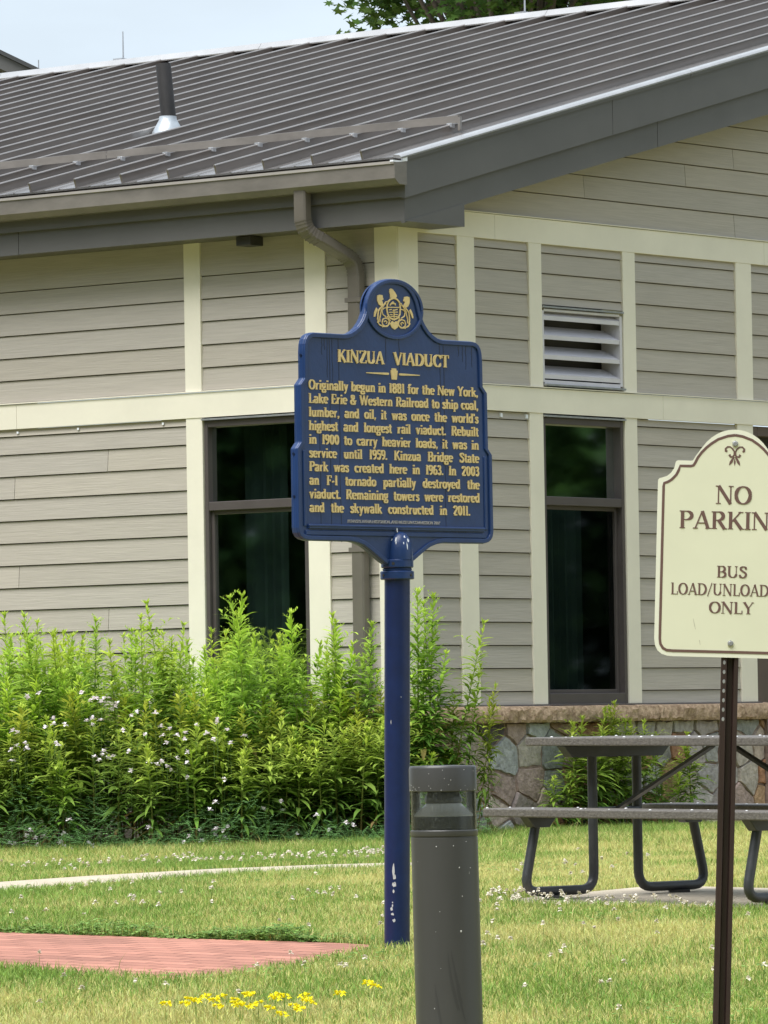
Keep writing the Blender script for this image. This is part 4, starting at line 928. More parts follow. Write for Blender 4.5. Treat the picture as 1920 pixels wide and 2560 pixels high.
blathe('reflector', [(.0872, BT-.1494), (.087, BT-.1475), (.052, BT-.112), (.040, BT-.105)], BOLREF)
blathe('lamp_housing', [(.030, BT-.1195), (.044, BT-.118), (.0555, BT-.108), (.056, BT-.098), (.050, BT-.084), (.046, BT-.0755)], BOLD_)
b = MB(); rd = random.Random(21)                                 # rain drops and a few white specks on the shell
def bdot(z, a, r_, rs):
    lx, ly = lean(z); vs = [(lx+(rs+.0005)*math.sin(a+r_*math.cos(q)/rs), ly-(rs+.0005)*math.cos(a+r_*math.cos(q)/rs), z+r_*1.3*math.sin(q)) for q in [k*math.pi/3 for k in range(6)]]
    c = (lx+(rs+.0016)*math.sin(a), ly-(rs+.0016)*math.cos(a), z); b.add(vs+[c], [(k, (k+1) % 6, 6) for k in range(6)])
for k in range(26): bdot(BT-.072+.06*rd.random()**2.6, rd.uniform(-1.4, 1.4), rd.uniform(.0005, .0013), .1000)
for k in range(16): bdot(rd.uniform(BT-.75, BT-.215), rd.uniform(-1.4, 1.4), rd.uniform(.0006, .0014), .0990)
bdot(BT-.487, .42, .0028, .0990); bdot(BT-.300, .42, .0018, .099)
b.build('water_drop', BOLREF, bo)['kind'] = 'stuff'
b = MB()                                                         # dark scuffs low on the front
for a, z0, z1, w_ in ((.0, BT-.55, BT-.72, .004), (.10, BT-.54, BT-.66, .003), (.16, BT-.58, BT-.70, .003), (.05, BT-.60, BT-.72, .005), (.23, BT-.62, BT-.75, .004), (-.42, BT-.64, BT-.8, .004)):
    n = 7; vs = []
    for i in range(n):
        z = z0+(z1-z0)*i/(n-1); aa = a+.25*(i/(n-1))**1.5; lx, ly = lean(z); ww = w_*math.sin(math.pi*(i+.4)/n)
        for s in (-1, 1): vs.append((lx+.0995*math.sin(aa+s*ww/.099), ly-.0995*math.cos(aa+s*ww/.099), z))
    b.add(vs, [(2*i, 2*i+1, 2*i+3, 2*i+2) for i in range(n-1)])
build_split(b, 'scuff', mat('scuff_grey', (.048, .048, .049), .45), bo)

# ------------------------------------------------------------------ no parking sign
NP = empty('no_parking_sign', (.93, 15.0, gz(15.0))); tag(NP, 'cream no parking sign with brown lettering and border on a brown steel post', 'sign')
NC = Vector((.9415, 14.9928, .4741+CAMZ))-Vector(NP.location)
RA = .0425
ne = Vector((math.cos(RA), 0, -math.sin(RA))); nv = Vector((math.sin(RA), 0, math.cos(RA))); nn = Vector((0, -1, 0))
def NSg(u, v, h): return NC+ne*u+nv*v+nn*h
hs_ = [(0, .3085), (.018, .3070), (.035, .3025), (.050, .2950), (.064, .2855), (.077, .2730), (.088, .2590), (.0975, .2460), (.106, .2340), (.1125, .2225), (.1185, .2215), (.154, .2215), (.158, .219), (.1595, .2155), (.163, .200), (.171, .1875), (.182, .1785), (.196, .1735), (.202, .172), (.2055, .168), (.206, .160), (.206, -.262), (.2035, -.280), (.196, -.294), (.185, -.303), (.170, -.3075), (.155, -.3085)]
no = [(u, v) for u, v in hs_]+[(-u, v) for u, v in hs_[::-1] if u > 0]
b = MB(); b.prism(no, lambda u, v: NSg(u, v, 0), lambda u, v: NSg(u, v, -.003)); pn = b.build('panel', SIGNE, NP)
mpn = lambda u, v, h: NSg(u, v, .0004+h)
hb = [(0, .2935), (.020, .2905), (.046, .281), (.064, .269), (.077, .258), (.090, .244), (.100, .230), (.1065, .216), (.111, .2090), (.118, .2068), (.147, .2065), (.1505, .195), (.157, .182), (.169, .169), (.180, .162), (.189, .159), (.1905, .150), (.191, -.262), (.189, -.276), (.182, -.287), (.172, -.2925), (.155, -.2935)]
bpoly = [(u, v) for u, v in hb]+[(-u, v) for u, v in hb[::-1] if u > 0]
b = MB(); ribbon(b, bpoly+[bpoly[0]], [.0072]*(len(bpoly)+1), .0007, mpn); b.build('border', SIGNB, pn)
b = MB(); b.add([NSg(*p, .0006) for p in bpoly], [tuple(range(len(bpoly)))]); b.build('face', SIGNC, pn)
mpn = lambda u, v, h: NSg(u, v, .0007+h)
b = MB()
def ctext(s, hw, v, cap): text_line(b, s, -hw, hw, v, cap, .135, .055, .0005, mpn, fill=False)
ctext('NO', .0495, .1065, .0495); ctext('PARKING', .1475, .0385, .0475)
ctext('BUS', .0420, -.0925, .0315); ctext('LOAD/UNLOADING', .1650, -.1410, .0315); ctext('ONLY', .0610, -.1895, .0315)
b.build('lettering', SIGNB, pn)
b = MB()                                                         # little scroll emblem under the top screw
for sg in (1, -1):
    sc = [(0, .2465), (.006, .2560), (.013, .2615), (.020, .2615), (.0255, .2560), (.0245, .2505), (.0205, .2490)]
    ribbon(b, [(u*sg, v) for u, v in sc], [.004, .004, .0042, .0045, .005, .007, .005], .0006+.0001*(sg > 0), mpn)
    sc = [(.0005, .2500), (.0015, .2400), (.006, .2345), (.012, .2350), (.0145, .2385), (.0115, .2410)]
    ribbon(b, [(u*sg, v) for u, v in sc], [.006, .005, .0045, .005, .006, .004], .0008+.0001*(sg > 0), mpn)
    ribbon(b, [(.001*sg, .2345), (.006*sg, .2280), (.010*sg, .2200), (.0145*sg, .2118)], [.002, .006, .0075, .0015], .0006+.0001*(sg > 0), mpn)
ribbon(b, [(0, .2295), (0, .221), (0, .2115)], [.0015, .0055, .001], .0007, mpn)
b.build('emblem', SIGNB, pn)
for v in (.2703, -.2703):
    b = MB(); c = NSg(0, v, .0008); b.tube([c, c+nn*.004], .0085, 6); b.tube([c+nn*.004, c+nn*.006], [.0065, .005], 12); build_split(b, 'bolt', GALV, pn, smooth='auto')
b = MB()
ribbon(b, [(-.102, -.205), (-.0985, -.222), (-.095, -.235)], [.0008, .0022, .0008], .0002, mpn); ribbon(b, [(-.084, -.263), (-.0815, -.276)], [.002, .001], .0002, mpn)
build_split(b, 'scratch', mat('sign_scratch', (.52, .50, .38), .6), pn)
b = MB(); lp = NSg(0, -.33, 0); base = NC+(lp-NC)*1.0                   # flanged U-channel post leaning with the sign
prof = [(-.0235, -.004), (-.0105, -.004), (-.0065, -.022), (.0065, -.022), (.0105, -.004), (.0235, -.004), (.0235, -.0075), (.0125, -.0075), (.0085, -.0255), (-.0085, -.0255), (-.0125, -.0075), (-.0235, -.0075)]
prof = [(-.0235, -.006), (-.0205, -.0045), (-.0110, -.0045), (-.0080, -.0045), (-.0050, -.026), (.0095, -.026), (.0120, -.0055), (.0235, -.0045), (.0235, -.008), (.0145, -.009), (.0115, -.029), (-.0080, -.029), (-.0110, -.0085), (-.0235, -.009)]
pa = NSg(0, .285, 0); pz = (NSg(0, 0, 0)-Vector((0, 0, 0))); k_ = (NC.z+.35)/nv.z
pb = NC-nv*k_
b.prism(prof, lambda u, d: pa+ne*u+nn*d, lambda u, d: pb+ne*u+nn*d)
b.build('post', POSTB, NP, bevel=.0008, seg=1)
b = MB()
for i in range(7):                                                # punched holes showing daylight-grey
    c = NC-nv*(.322+.0255*i)+ne*-.0148+nn*-.0040; b.lathe([(.0042, 0), (.001, .0002)], 12, (0, 0, 0)); vs = b.v[-24:]
    b.v[-24:] = [tuple(c+ne*x*.9+nv*y*1.35+nn*z) for x, y, z in vs]
build_split(b, 'post_hole', GALV, NP)

# ------------------------------------------------------------------ picnic table
TA = R(42)
PT = empty('picnic_table', (1.077, 26.452, gz(26.45)+.022)); tag(PT, 'weathered grey plank picnic table with dark tubular steel legs on a concrete pad', 'picnic table')
cc = Vector((math.cos(TA), math.sin(TA), 0)); ll = Vector((math.sin(TA), -math.cos(TA), 0))
def TP(l, c, z): return ll*l+cc*c+Vector((0, 0, z-.008*l))
LF, OV = 1.45, .235
def plank(mbx, l0, l1, c0, c1, z0, z1):
    mbx.hexa([TP(l0, c0, z0), TP(l1, c0, z0), TP(l1, c1, z0), TP(l0, c1, z0), TP(l0, c0, z1), TP(l1, c0, z1), TP(l1, c1, z1), TP(l0, c1, z1)])
def local_planks(name, rows, z0, z1):
    b = MB()
    for c0, c1 in rows: plank(b, -OV, LF+OV, c0, c1, z0, z1)
    o = b.build(name, PLANK, PT, bevel=.006, seg=2); return o
def drops(parent, rows, z):
    b = MB(); rd = random.Random(int(rows[0][0]*1000))
    for c0, c1 in rows:
        for k in range(8):
            c = TP(-OV+.06+(LF+2*OV-.1)*k/7+rd.uniform(-.09, .09), rd.uniform(c0+.01, c1-.01), z); r_ = rd.uniform(.004, .009)
            b.lathe([(r_, 0), (r_*.75, r_*.4), (r_*.3, r_*.55)], 8, tuple(c))
    build_split(b, 'bolt', DOT, parent, smooth=True)
tr = [(-.36+.145*i, -.36+.145*i+.138) for i in range(5)]
tt_ = local_planks('tabletop', tr, .705, .745); drops(tt_, [tr[0], tr[1], tr[3]], .745)
fr_ = [(-.645, -.515), (-.505, -.375)]; rr2 = [(.375, .505), (.515, .645)]
bf = local_planks('bench', fr_, .375, .415); drops(bf, fr_, .415)
br = local_planks('bench', rr2, .375, .415); drops(br, rr2, .415)
def bend(pts, r_=.10, k=5):
    """round off the corners of a pipe run"""
    o_ = [Vector(pts[0])]
    for i in range(1, len(pts)-1):
        p = Vector(pts[i]); a = (Vector(pts[i-1])-p).normalized(); c = (Vector(pts[i+1])-p).normalized()
        for j in range(k+1):
            t = j/k; o_.append((p+a*r_)*(1-t)**2+p*2*t*(1-t)+(p+c*r_)*t*t)
    return o_+[Vector(pts[-1])]
for l in (0, LF):
    for s in (-1, 1):
        b = MB(); b.tube(bend([TP(l, s*.515, .37), TP(l, s*.605, .0235), TP(l, s*.148, .0235), TP(l, s*.148, .70)], .085), .0232, 14); b.build('leg', TUBE, PT, smooth='auto')
    b = MB(); q = .20
    def trap(c0, c1, c2, c3, za, zb, mbx, e=.028):
        mbx.hexa([TP(l-e, c0, za), TP(l-e, c1, za), TP(l+e, c1, za), TP(l+e, c0, za), TP(l-e, c2, zb), TP(l-e, c3, zb), TP(l+e, c3, zb), TP(l+e, c2, zb)])
    trap(-.30, .30, -.355, .355, .650, .704, b); trap(-.555, -.455, -.60, -.41, .325, .374, b); trap(.455, .555, .41, .60, .325, .374, b); build_split(b, 'bracket', TUBE, PT, bevel=.003, seg=1)
for l0, l1 in ((.02, .66), (LF-.02, LF-.66)):
    b = MB(); p0, p1 = TP(l0, 0, .40), TP(l1, 0, .70); n_ = cc*.018
    b.hexa([p0-n_-Vector((0, 0, .006)), p0+n_-Vector((0, 0, .006)), p1+n_-Vector((0, 0, .006)), p1-n_-Vector((0, 0, .006)), p0-n_+Vector((0, 0, .010)), p0+n_+Vector((0, 0, .010)), p1+n_+Vector((0, 0, .010)), p1-n_+Vector((0, 0, .010))]); b.build('brace', TUBE, PT)
    b = MB(); b.tube([TP(l0, -.14, .40), TP(l0, .14, .40)], .012, 8); b.build('crossbar', TUBE, PT)
b = MB()
for l in (0, LF):
    for c in (-.42, .42): q0 = TP(l, c, -.01); b.box((q0.x-.05, q0.y-.05, q0.z), (q0.x+.05, q0.y+.05, q0.z+.014))
build_split(b, 'foot_plate', TUBE, PT)

# ------------------------------------------------------------------ plants
def leafcol(n, base, var, warm=None):
    c = np.array(base)[None]*(1+rng.uniform(-var, var, (n, 1))); c = c*(1+rng.uniform(-.08, .08, (n, 3)))
    return np.clip(c, 0, 1)
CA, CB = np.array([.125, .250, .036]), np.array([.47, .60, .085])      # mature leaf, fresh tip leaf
def goldenrod(h, kind):
    """one stalk: spiralling narrow leaves, tight fresh tip, bare brownish foot"""
    lean = rng.uniform(-.07, .07, 2); bendv = rng.uniform(-.05, .05, 2)
    def pos(t): return np.stack([lean[0]*h*t+bendv[0]*t*t*h, lean[1]*h*t+bendv[1]*t*t*h, h*t], -1)
    n = int(h/.0085); t = np.linspace(.16, .985, n)+rng.uniform(-.004, .004, n)
    ang = np.arange(n)*2.4+rng.uniform(-.9, .9, n); L = np.interp(t, [.1, .35, .7, .9, 1], [.085, .135, .118, .078, .036])*rng.uniform(.65, 1.3, n)
    el = np.interp(t, [.1, .5, .85, 1], [-.15, .30, .62, 1.1])+rng.uniform(-.42, .42, n)
    dr = np.stack([np.cos(ang)*np.cos(el), np.sin(ang)*np.cos(el), np.sin(el)], 1)
    P0 = pos(t); droop = L*np.interp(t, [0, .5, .9, 1], [.55, .42, .22, .05])
    keep = rng.random(n) < np.interp(t, [.15, .3, .4], [.45, .8, 1.]); P0, dr, L, droop, t, n = P0[keep], dr[keep], L[keep], droop[keep], t[keep], keep.sum()
    V = [leaf_np(P0, dr, L, L*rng.uniform(.14, .19, n), droop, rng.uniform(-.5, .5, n))]
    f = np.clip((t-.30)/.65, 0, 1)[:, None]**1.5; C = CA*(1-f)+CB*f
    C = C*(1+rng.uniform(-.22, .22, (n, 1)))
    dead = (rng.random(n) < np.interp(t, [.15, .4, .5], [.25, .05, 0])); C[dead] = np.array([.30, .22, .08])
    Cs = [np.repeat(C, 6, 0)]
    if kind:                                                      # budding side sprigs near the top
        nb = 7 if kind == 1 else 12; tb = np.linspace(.80, .985, nb); ab = np.arange(nb)*2.4+1
        for i in range(nb):
            m_ = 9; q = np.linspace(.15, 1, m_); bl = np.interp(tb[i], [.8, 1], [.075, .035])*(1 if kind == 1 else 1.2)
            bd = np.array([math.cos(ab[i])*.75, math.sin(ab[i])*.75, .8]); bp = pos(np.array([tb[i]]))[0]+bd[None]*q[:, None]*bl
            a2 = np.arange(m_)*2.2; e2 = np.full(m_, .7); d2 = np.stack([np.cos(a2)*np.cos(e2), np.sin(a2)*np.cos(e2), np.sin(e2)], 1)+bd*.5
            l2 = rng.uniform(.014, .026, m_); V.append(leaf_np(bp, d2, l2, l2*.24, l2*.1)); Cs.append(np.repeat(np.tile(CB*.95, (m_, 1))*(1+rng.uniform(-.15, .15, (m_, 1))), 6, 0))
    for tb_ in np.linspace(.34, .86, 9):                            # leafy side shoots
        ab_ = rng.uniform(0, 6.28); ln_ = np.interp(tb_, [.34, .86], [.17, .10])*rng.uniform(.6, 1.2); m_ = 12; q = np.linspace(.1, 1, m_)
        bd = np.array([math.cos(ab_)*.8, math.sin(ab_)*.8, .75]); bp = pos(np.array([tb_]))[0]+bd[None]*q[:, None]*ln_
        a2 = rng.uniform(0, 6.28, m_); e2 = rng.uniform(-.1, .8, m_); d2 = np.stack([np.cos(a2)*np.cos(e2), np.sin(a2)*np.cos(e2), np.sin(e2)], 1)+bd*.35
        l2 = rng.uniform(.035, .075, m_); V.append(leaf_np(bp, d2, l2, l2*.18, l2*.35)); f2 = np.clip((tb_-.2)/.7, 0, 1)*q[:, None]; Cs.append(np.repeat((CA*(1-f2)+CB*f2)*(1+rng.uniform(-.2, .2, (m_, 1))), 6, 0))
    tint = rng.uniform(.92, 1.22)*np.array([rng.uniform(.85, 1.2), 1, rng.uniform(.8, 1.2)])
    Cs = [c*tint for c in Cs]
    m_ = 10; a2 = np.arange(m_)*2.4; e2 = rng.uniform(.75, 1.3, m_); d2 = np.stack([np.cos(a2)*np.cos(e2), np.sin(a2)*np.cos(e2), np.sin(e2)], 1)
    l2 = rng.uniform(.025, .05, m_); V.append(leaf_np(np.tile(pos(np.array([.985])), (m_, 1)), d2, l2, l2*.2, l2*.05)); Cs.append(np.repeat(np.tile(CB*1.12, (m_, 1)), 6, 0))
    st_ = [tuple(pos(np.array([q]))[0]) for q in np.linspace(0, 1, 8)]
    return np.concatenate(V), np.concatenate(Cs), st_
protos = []
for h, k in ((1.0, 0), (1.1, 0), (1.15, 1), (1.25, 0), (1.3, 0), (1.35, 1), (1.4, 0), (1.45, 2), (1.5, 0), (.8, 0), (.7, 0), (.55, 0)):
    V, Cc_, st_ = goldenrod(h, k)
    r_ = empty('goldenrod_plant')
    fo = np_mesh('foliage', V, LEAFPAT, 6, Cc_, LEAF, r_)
    b = MB(); b.tube(st_, [.0042, .004, .004, .0036, .0032, .0026, .002, .001], 5)
    for i, v in enumerate(b.v):
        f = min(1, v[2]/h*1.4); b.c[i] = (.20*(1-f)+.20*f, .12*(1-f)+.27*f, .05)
    sm = b.build('stem', STEM, r_)
    protos.append((h, r_, fo, sm)); r_['used'] = 0
def plant(idx, x, y, z, s, rz, label, group, sz=None):
    h, r0, fo, sm = protos[idx]
    if r0['used'] == 0: r_ = r0; r0['used'] = 1
    else:
        r_ = r0.copy(); COL.objects.link(r_)
        for ch in (fo, sm): c = ch.copy(); COL.objects.link(c); c.parent = r_
    r_.location = (x, y, z); r_.scale = (s*1.32, s*1.32, sz or s); r_.rotation_euler = (random.uniform(-.10, .10), random.uniform(-.12, .12), rz)
    return tag(r_, label, 'plant', group)
def wallY(X): return 36.41+(.117-X)*.79 if X < .117 else 36.41+(X-.117)*1.266
LB = 'tall leafy green goldenrod stalk in the overgrown bed beside the left siding wall'
GB = 'goldenrod stalks in the bed by the wall corner'
def height_pick(h): return min(range(len(protos)), key=lambda i: abs(protos[i][0]-h)+random.uniform(0, .12))
def add_plant(x, y, h, label=LB, group=GB):
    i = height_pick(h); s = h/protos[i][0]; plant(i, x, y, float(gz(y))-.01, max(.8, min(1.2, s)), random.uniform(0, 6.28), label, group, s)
SKY = [(30, 1527, 0), (82, 1545, 0), (120, 1527, 1), (160, 1575, 0), (220, 1540, 2), (305, 1588, 0), (345, 1580, 1), (378, 1532, 0), (402, 1552, 0), (457, 1490, 0), (537, 1479, 1), (610, 1528, 1), (650, 1480, 2), (700, 1600, 0), (738, 1612, 0), (775, 1520, 1), (800, 1545, 1), (850, 1528, 0), (893, 1552, 2), (935, 1640, 2), (-40, 1540, 0),
       (1022, 1470, 2), (1058, 1478, 2), (1080, 1500, 2), (1103, 1536, 0), (1090, 1560, 1), (1140, 1655, 0), (1185, 1706, 0), (1216, 1737, 0), (1112, 1740, 0), (1060, 1590, 1), (1035, 1620, 0), (1150, 1790, 0)]
def ground_at(px, Y): return (px-960)/13866.8*Y
for px, py, k in SKY:
    Y = random.uniform(35.6, 36.6) if px < 960 else random.uniform(35.7, 36.05); X = (px-960)/13866.8*Y
    Y = min(Y, wallY(X)-.22); p = at(px, py, Y); h = p.z-float(gz(Y))
    c = [i for i in range(12) if ({2: 1, 5: 1, 7: 2}.get(i, 0)) == k]; i = min(c, key=lambda q: abs(protos[q][0]-h)); s = h/protos[i][0]
    plant(i, p.x-random.uniform(-.02, .02), Y, float(gz(Y))-.01, max(.8, min(1.15, s))*(.62 if px > 1120 else 1), random.uniform(0, 6.28), LB, GB, s)
cnt = 0; tries = 0
front = lambda X: np.interp(X, [-3.6, -2.4, -1.6, -.9, -.7, -.2, .25, .55], [34.75, 34.75, 34.9, 35.0, 35.25, 35.25, 35.35, 35.75])
pts_ = []
while cnt < 240 and tries < 12000:
    tries += 1; X = random.uniform(-3.05, .52); f = float(front(X)); bk = wallY(X)-.25
    Y = f+(bk-f)*random.random()**1.35
    if Y > bk: continue
    if any((X-a)**2+(Y-c)**2 < .0062 for a, c in pts_): continue
    pts_.append((X, Y)); d = (Y-f)
    if X < .12: hmx = 1.36; h = min(hmx, .64+.62*d**.7)*random.uniform(.84, 1.06)
    else:
        if X > .40 and random.random() < .5: continue
        h = min(1.05, .5+.6*d)*random.uniform(.75, 1.1)*float(np.interp(X, [.12, .4, .55], [1., .66, .45]))
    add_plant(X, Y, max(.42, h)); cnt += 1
LW = 'green goldenrod stalk in the weedy clump against the stone base behind the picnic table'
GW = 'goldenrod stalks behind the picnic table'
for px, py in ((1425, 1805), (1450, 1790), (1478, 1800), (1500, 1830), (1520, 1770), (1535, 1753), (1550, 1765), (1562, 1800), (1600, 1800), (1618, 1795), (1640, 1840), (1725, 1830), (1735, 1845), (1580, 1850), (1460, 1850), (1540, 1860), (1490, 1870), (1690, 1930), (1655, 1930), (1410, 1930), (1380, 1960)):
    X = .0; Y = 37.5
    for _ in range(4): X = (px-960)/13866.8*Y; Y = wallY(X)-.33-random.uniform(0, .12)
    p = at(px, py, Y); h = p.z-float(gz(Y)); add_plant(p.x, Y, max(.4, h), LW, GW)

# crown vetch: low ferny mat along the foot of the bed with pale pink flower heads
def vetch(N, fx, name, label):
    V, C = [], []
    X = rng.uniform(-3.4, .65, N); F = np.array([front(x) for x in X]); Y = F-.42+rng.random(N)**1.3*.75; hmx = np.interp(Y-F, [-.42, -.15, .3], [.07, .22, .30])
    hm = hmx*(1+.5*np.sin(X*5.1)+.3*np.sin(X*13)); Z = gz(Y)+rng.random(N)**.8*np.clip(hm, .04, .5)
    ang = rng.uniform(0, 6.28, N); el = rng.uniform(-.2, .9, N); ax = np.stack([np.cos(ang)*np.cos(el), np.sin(ang)*np.cos(el), np.sin(el)], 1)
    side = np.cross(ax, [0, 0, 1.]); side /= np.linalg.norm(side, axis=1)[:, None]
    base = np.stack([X, Y, Z], 1); col = np.array([.17, .33, .115])*(1+rng.uniform(-.35, .35, (N, 1)))
    for j in range(6):
        for sg in (-1, 1):
            b0 = base+ax*(.012+.014*j); L = np.full(N, .017); V.append(leaf_np(b0, side*sg+ax*.5, L, L*.55, L*.1)); C.append(np.repeat(col, 6, 0))
    return np.concatenate(V), np.concatenate(C)
Vv, Cv = vetch(3300, front, '', '')
vt = np_mesh('crown_vetch', Vv, LEAFPAT, 6, Cv, LEAF); tag(vt, 'low ferny crown vetch with pale pink flowers along the foot of the goldenrod bed', 'ground cover', kind='stuff')
fl = []
for px, py in ((70, 1745), (68, 1750), (100, 1735), (200, 1730), (235, 1745), (250, 1755), (262, 1752), (243, 1748), (228, 1752), (290, 1760), (285, 1770), (30, 1830), (45, 1835), (130, 1800), (135, 1815), (160, 1810), (115, 1820), (230, 1797), (235, 1812), (252, 1800), (215, 1805), (345, 1785), (388, 1783), (330, 1790), (400, 1820), (424, 1824), (408, 1838), (460, 1832), (440, 1840), (458, 1852), (490, 1815), (520, 1832), (546, 1803), (545, 1808), (535, 1850), (580, 1856), (572, 1825), (611, 1844), (418, 1856), (362, 1838), (308, 1832), (40, 1868), (60, 1865), (25, 1880), (70, 1875), (30, 1905), (140, 1862), (145, 1865), (240, 1895), (255, 1888), (262, 1884), (270, 1893), (285, 1896), (248, 1902), (320, 1878), (375, 1907), (392, 1912), (405, 1905), (418, 1915), (430, 1925), (470, 1908), (466, 1882), (443, 1895), (330, 1927), (468, 1950), (562, 1950), (537, 1850),
               (72, 2080), (65, 2095), (92, 2092), (108, 2094), (38, 2112), (27, 2110), (62, 2108), (95, 2112), (120, 2120), (148, 2108), (158, 2108), (162, 2118), (182, 2130), (205, 2128), (220, 2132), (225, 2110), (232, 2115), (255, 2124), (222, 2145), (170, 2055), (177, 2053), (165, 2088), (371, 2073), (525, 2028), (535, 2010), (500, 2072), (540, 2068), (572, 2068), (536, 2078), (540, 2090), (558, 2080), (560, 2100), (505, 2105), (548, 2106), (551, 2118), (660, 2020), (697, 2002), (704, 2026), (738, 2083), (792, 2042), (826, 2078), (866, 2058), (885, 2064), (905, 2125), (478, 2095), (460, 2110), (305, 2147)):
    Yp = 34.62 if py > 1990 else 34.9
    Yp = float(front((px-960)/13866.8*34.7))-(.12 if py > 1990 else .02)-random.uniform(0, .12); fl.append(at(px+random.uniform(-4, 4), py+random.uniform(-4, 4), Yp))
fl = np.array([tuple(p) for p in fl]); V, C = [], []
for j in range(11):
    a = rng.uniform(0, 6.28, len(fl)); e = rng.uniform(-.3, 1.2, len(fl)); d_ = np.stack([np.cos(a)*np.cos(e), np.sin(a)*np.cos(e), np.sin(e)], 1); L = rng.uniform(.019, .028, len(fl))
    V.append(leaf_np(fl+d_*.003, d_, L, L*.75, L*.1)); C.append(np.repeat(np.array([.95, .87, .91])*(1+rng.uniform(-.1, .08, (len(fl), 1))), 6, 0))
for j in range(5):                                                  # their thin stalks
    g0 = fl-np.array([0, 0, .012])-np.array([0, 0, .045])*j; L = np.full(len(fl), .048); V.append(leaf_np(g0, np.tile([.05, .08, -1.], (len(fl), 1)), L, np.full(len(fl), .003), L*0)); C.append(np.tile([.12, .2, .06], (len(fl)*6, 1)))
np_mesh('flower_head', np.concatenate(V), LEAFPAT, 6, np.concatenate(C), PETAL, vt)['kind'] = 'stuff'
b = MB(); bp = [(-3.8, 34.6), (-2.4, 34.6), (-.9, 34.85), (.3, 35.2), (.75, 35.8), (.95, 37.2), (.117, 36.45), (-3.8, 39.6)]
sheet('bed_soil', bp, SOIL, .02, 'dark bare soil under the overgrown goldenrod bed')
# weedy tangle at the stone base behind the table: dead stalks and broad leaves
V, C = [], []; N = 420
px = rng.normal(1505, 75, N); Yw = np.array([36.41+(x-.117)*1.266-rng.uniform(.1, .45) for x in (px-960)/13866.8*38.1]); X = (px-960)/13866.8*Yw
Zb = rng.random(N)**1.2*.42*np.exp(-((px-1510)/95)**2); base = np.stack([X, Yw, gz(Yw)+Zb], 1)
a = rng.uniform(0, 6.28, N); e = rng.uniform(-.4, .8, N); dd = np.stack([np.cos(a)*np.cos(e), np.sin(a)*np.cos(e), np.sin(e)], 1); L = rng.uniform(.05, .13, N)
col = np.where(rng.random((N, 1)) < .25, np.array([[.22, .13, .07]]), np.array([[.10, .19, .045]]))*(1+rng.uniform(-.3, .3, (N, 1)))
wd = np_mesh('wall_weed', leaf_np(base, dd, L, L*rng.uniform(.1, .4, N), L*.4), LEAFPAT, 6, np.repeat(col, 6, 0), LEAF); tag(wd, 'tangled broad leaved weed clump with dead brown stalks at the stone base behind the picnic table', 'weeds', kind='stuff')

# lawn
def vis(X, Y, mrg=.55): return np.abs(X) < .0695*Y+mrg
def noise2(X, Y, seed, f):
    r_ = np.random.default_rng(seed); o_ = np.zeros(len(X))
    for k in range(7):
        a = r_.uniform(0, 6.28); fr = f*r_.uniform(.6, 1.8); o_ += np.sin((X*math.cos(a)+Y*math.sin(a))*fr+r_.uniform(0, 6.28))
    return o_/7**.5
def scatter(N, y0, y1, p=1.0, mg=.55):
    Y = y0+(y1-y0)*rng.random(N)**p; X = rng.uniform(-1, 1, N)*(.0695*Y+mg); return X, Y
def blocked(X, Y, pad=0):
    m_ = inpoly(X, Y, BRICKPOLY) | inpoly(X, Y, CONCPOLY) | inpoly(X, Y, PADPOLY)
    wl_ = np.where(X < .117, 36.41+(.117-X)*.79, 36.41+(X-.117)*1.266); m_ |= Y > wl_-.02
    fr = np.interp(X, [-3.6, -2.4, -1.6, -.9, -.7, -.2, .25, .55, .6], [34.7, 34.7, 34.85, 34.95, 35.2, 35.2, 35.3, 35.7, 99]); m_ |= Y > fr+.15
    m_ |= (X-.0226)**2+(Y-22.55)**2 < .003
    return m_
N = 800000
X, Y = scatter(N, 17.0, 38.8, 1.25, 1.5); ok = ~blocked(X, Y); X, Y = X[ok], Y[ok]; n = len(X)
straw = np.clip(.52+.30*noise2(X, Y, 3, 1.4)+.22*noise2(X, Y, 5, 5.0)+np.interp(Y, [17, 20, 22.5, 24.5, 26.5, 29, 31, 36], [.20, .22, .02, -.06, .04, .26, .15, .10])+np.where(X < -.3, -.07, .07)+np.where((Y > 24.1) & (Y < 25.4), -.12, 0), 0, 1)
isst = rng.random(n) < straw
hgt = np.where(isst, rng.uniform(.022, .050, n), rng.uniform(.028, .062, n))
edge = np.interp(Y, [33, 34.3, 36, 38], [1, 1.9, 1.9, 1.6]); hgt *= np.where((Y > 33), edge, 1)
nearc = (Y > 22.6) & (Y < 24.6) & (X < .1) & (np.abs(Y-np.interp(X, [-3, -1.72, -.98, -.6, -.3, -.02], [25.4, 24.3, 23.65, 23.35, 23.1, 22.9])) < .22); hgt[nearc] *= 1.45
tall = rng.random(n) < .004; hgt[tall] *= 1.9
az = rng.uniform(0, 6.28, n); ln = rng.uniform(.15, .85, n); dx, dy = np.cos(az)*ln*hgt, np.sin(az)*ln*hgt
wd_ = rng.uniform(.0022, .0042, n); wa = rng.uniform(0, 6.28, n)
B = np.stack([X, Y, gz(Y)-.002], 1); sd = np.stack([np.cos(wa), np.sin(wa)*.4, np.zeros(n)], 1)*wd_[:, None]*.5
M1 = B+np.stack([dx*.35, dy*.35, hgt*.6], 1); TT_ = B+np.stack([dx, dy, hgt*(1-.25*ln)], 1)
V = np.stack([B-sd, B+sd, M1-sd*.85, M1+sd*.85, TT_], 1).reshape(-1, 3)
gcol = np.array([.185, .310, .060]); ycol = np.array([.615, .60, .225]); mid = np.array([.42, .45, .115])
r1 = rng.random(n)[:, None]; C = np.where(isst[:, None], ycol*(.62+.5*r1)+mid*(.25*(1-r1)), gcol*(.7+.6*r1)+mid*.22*r1)
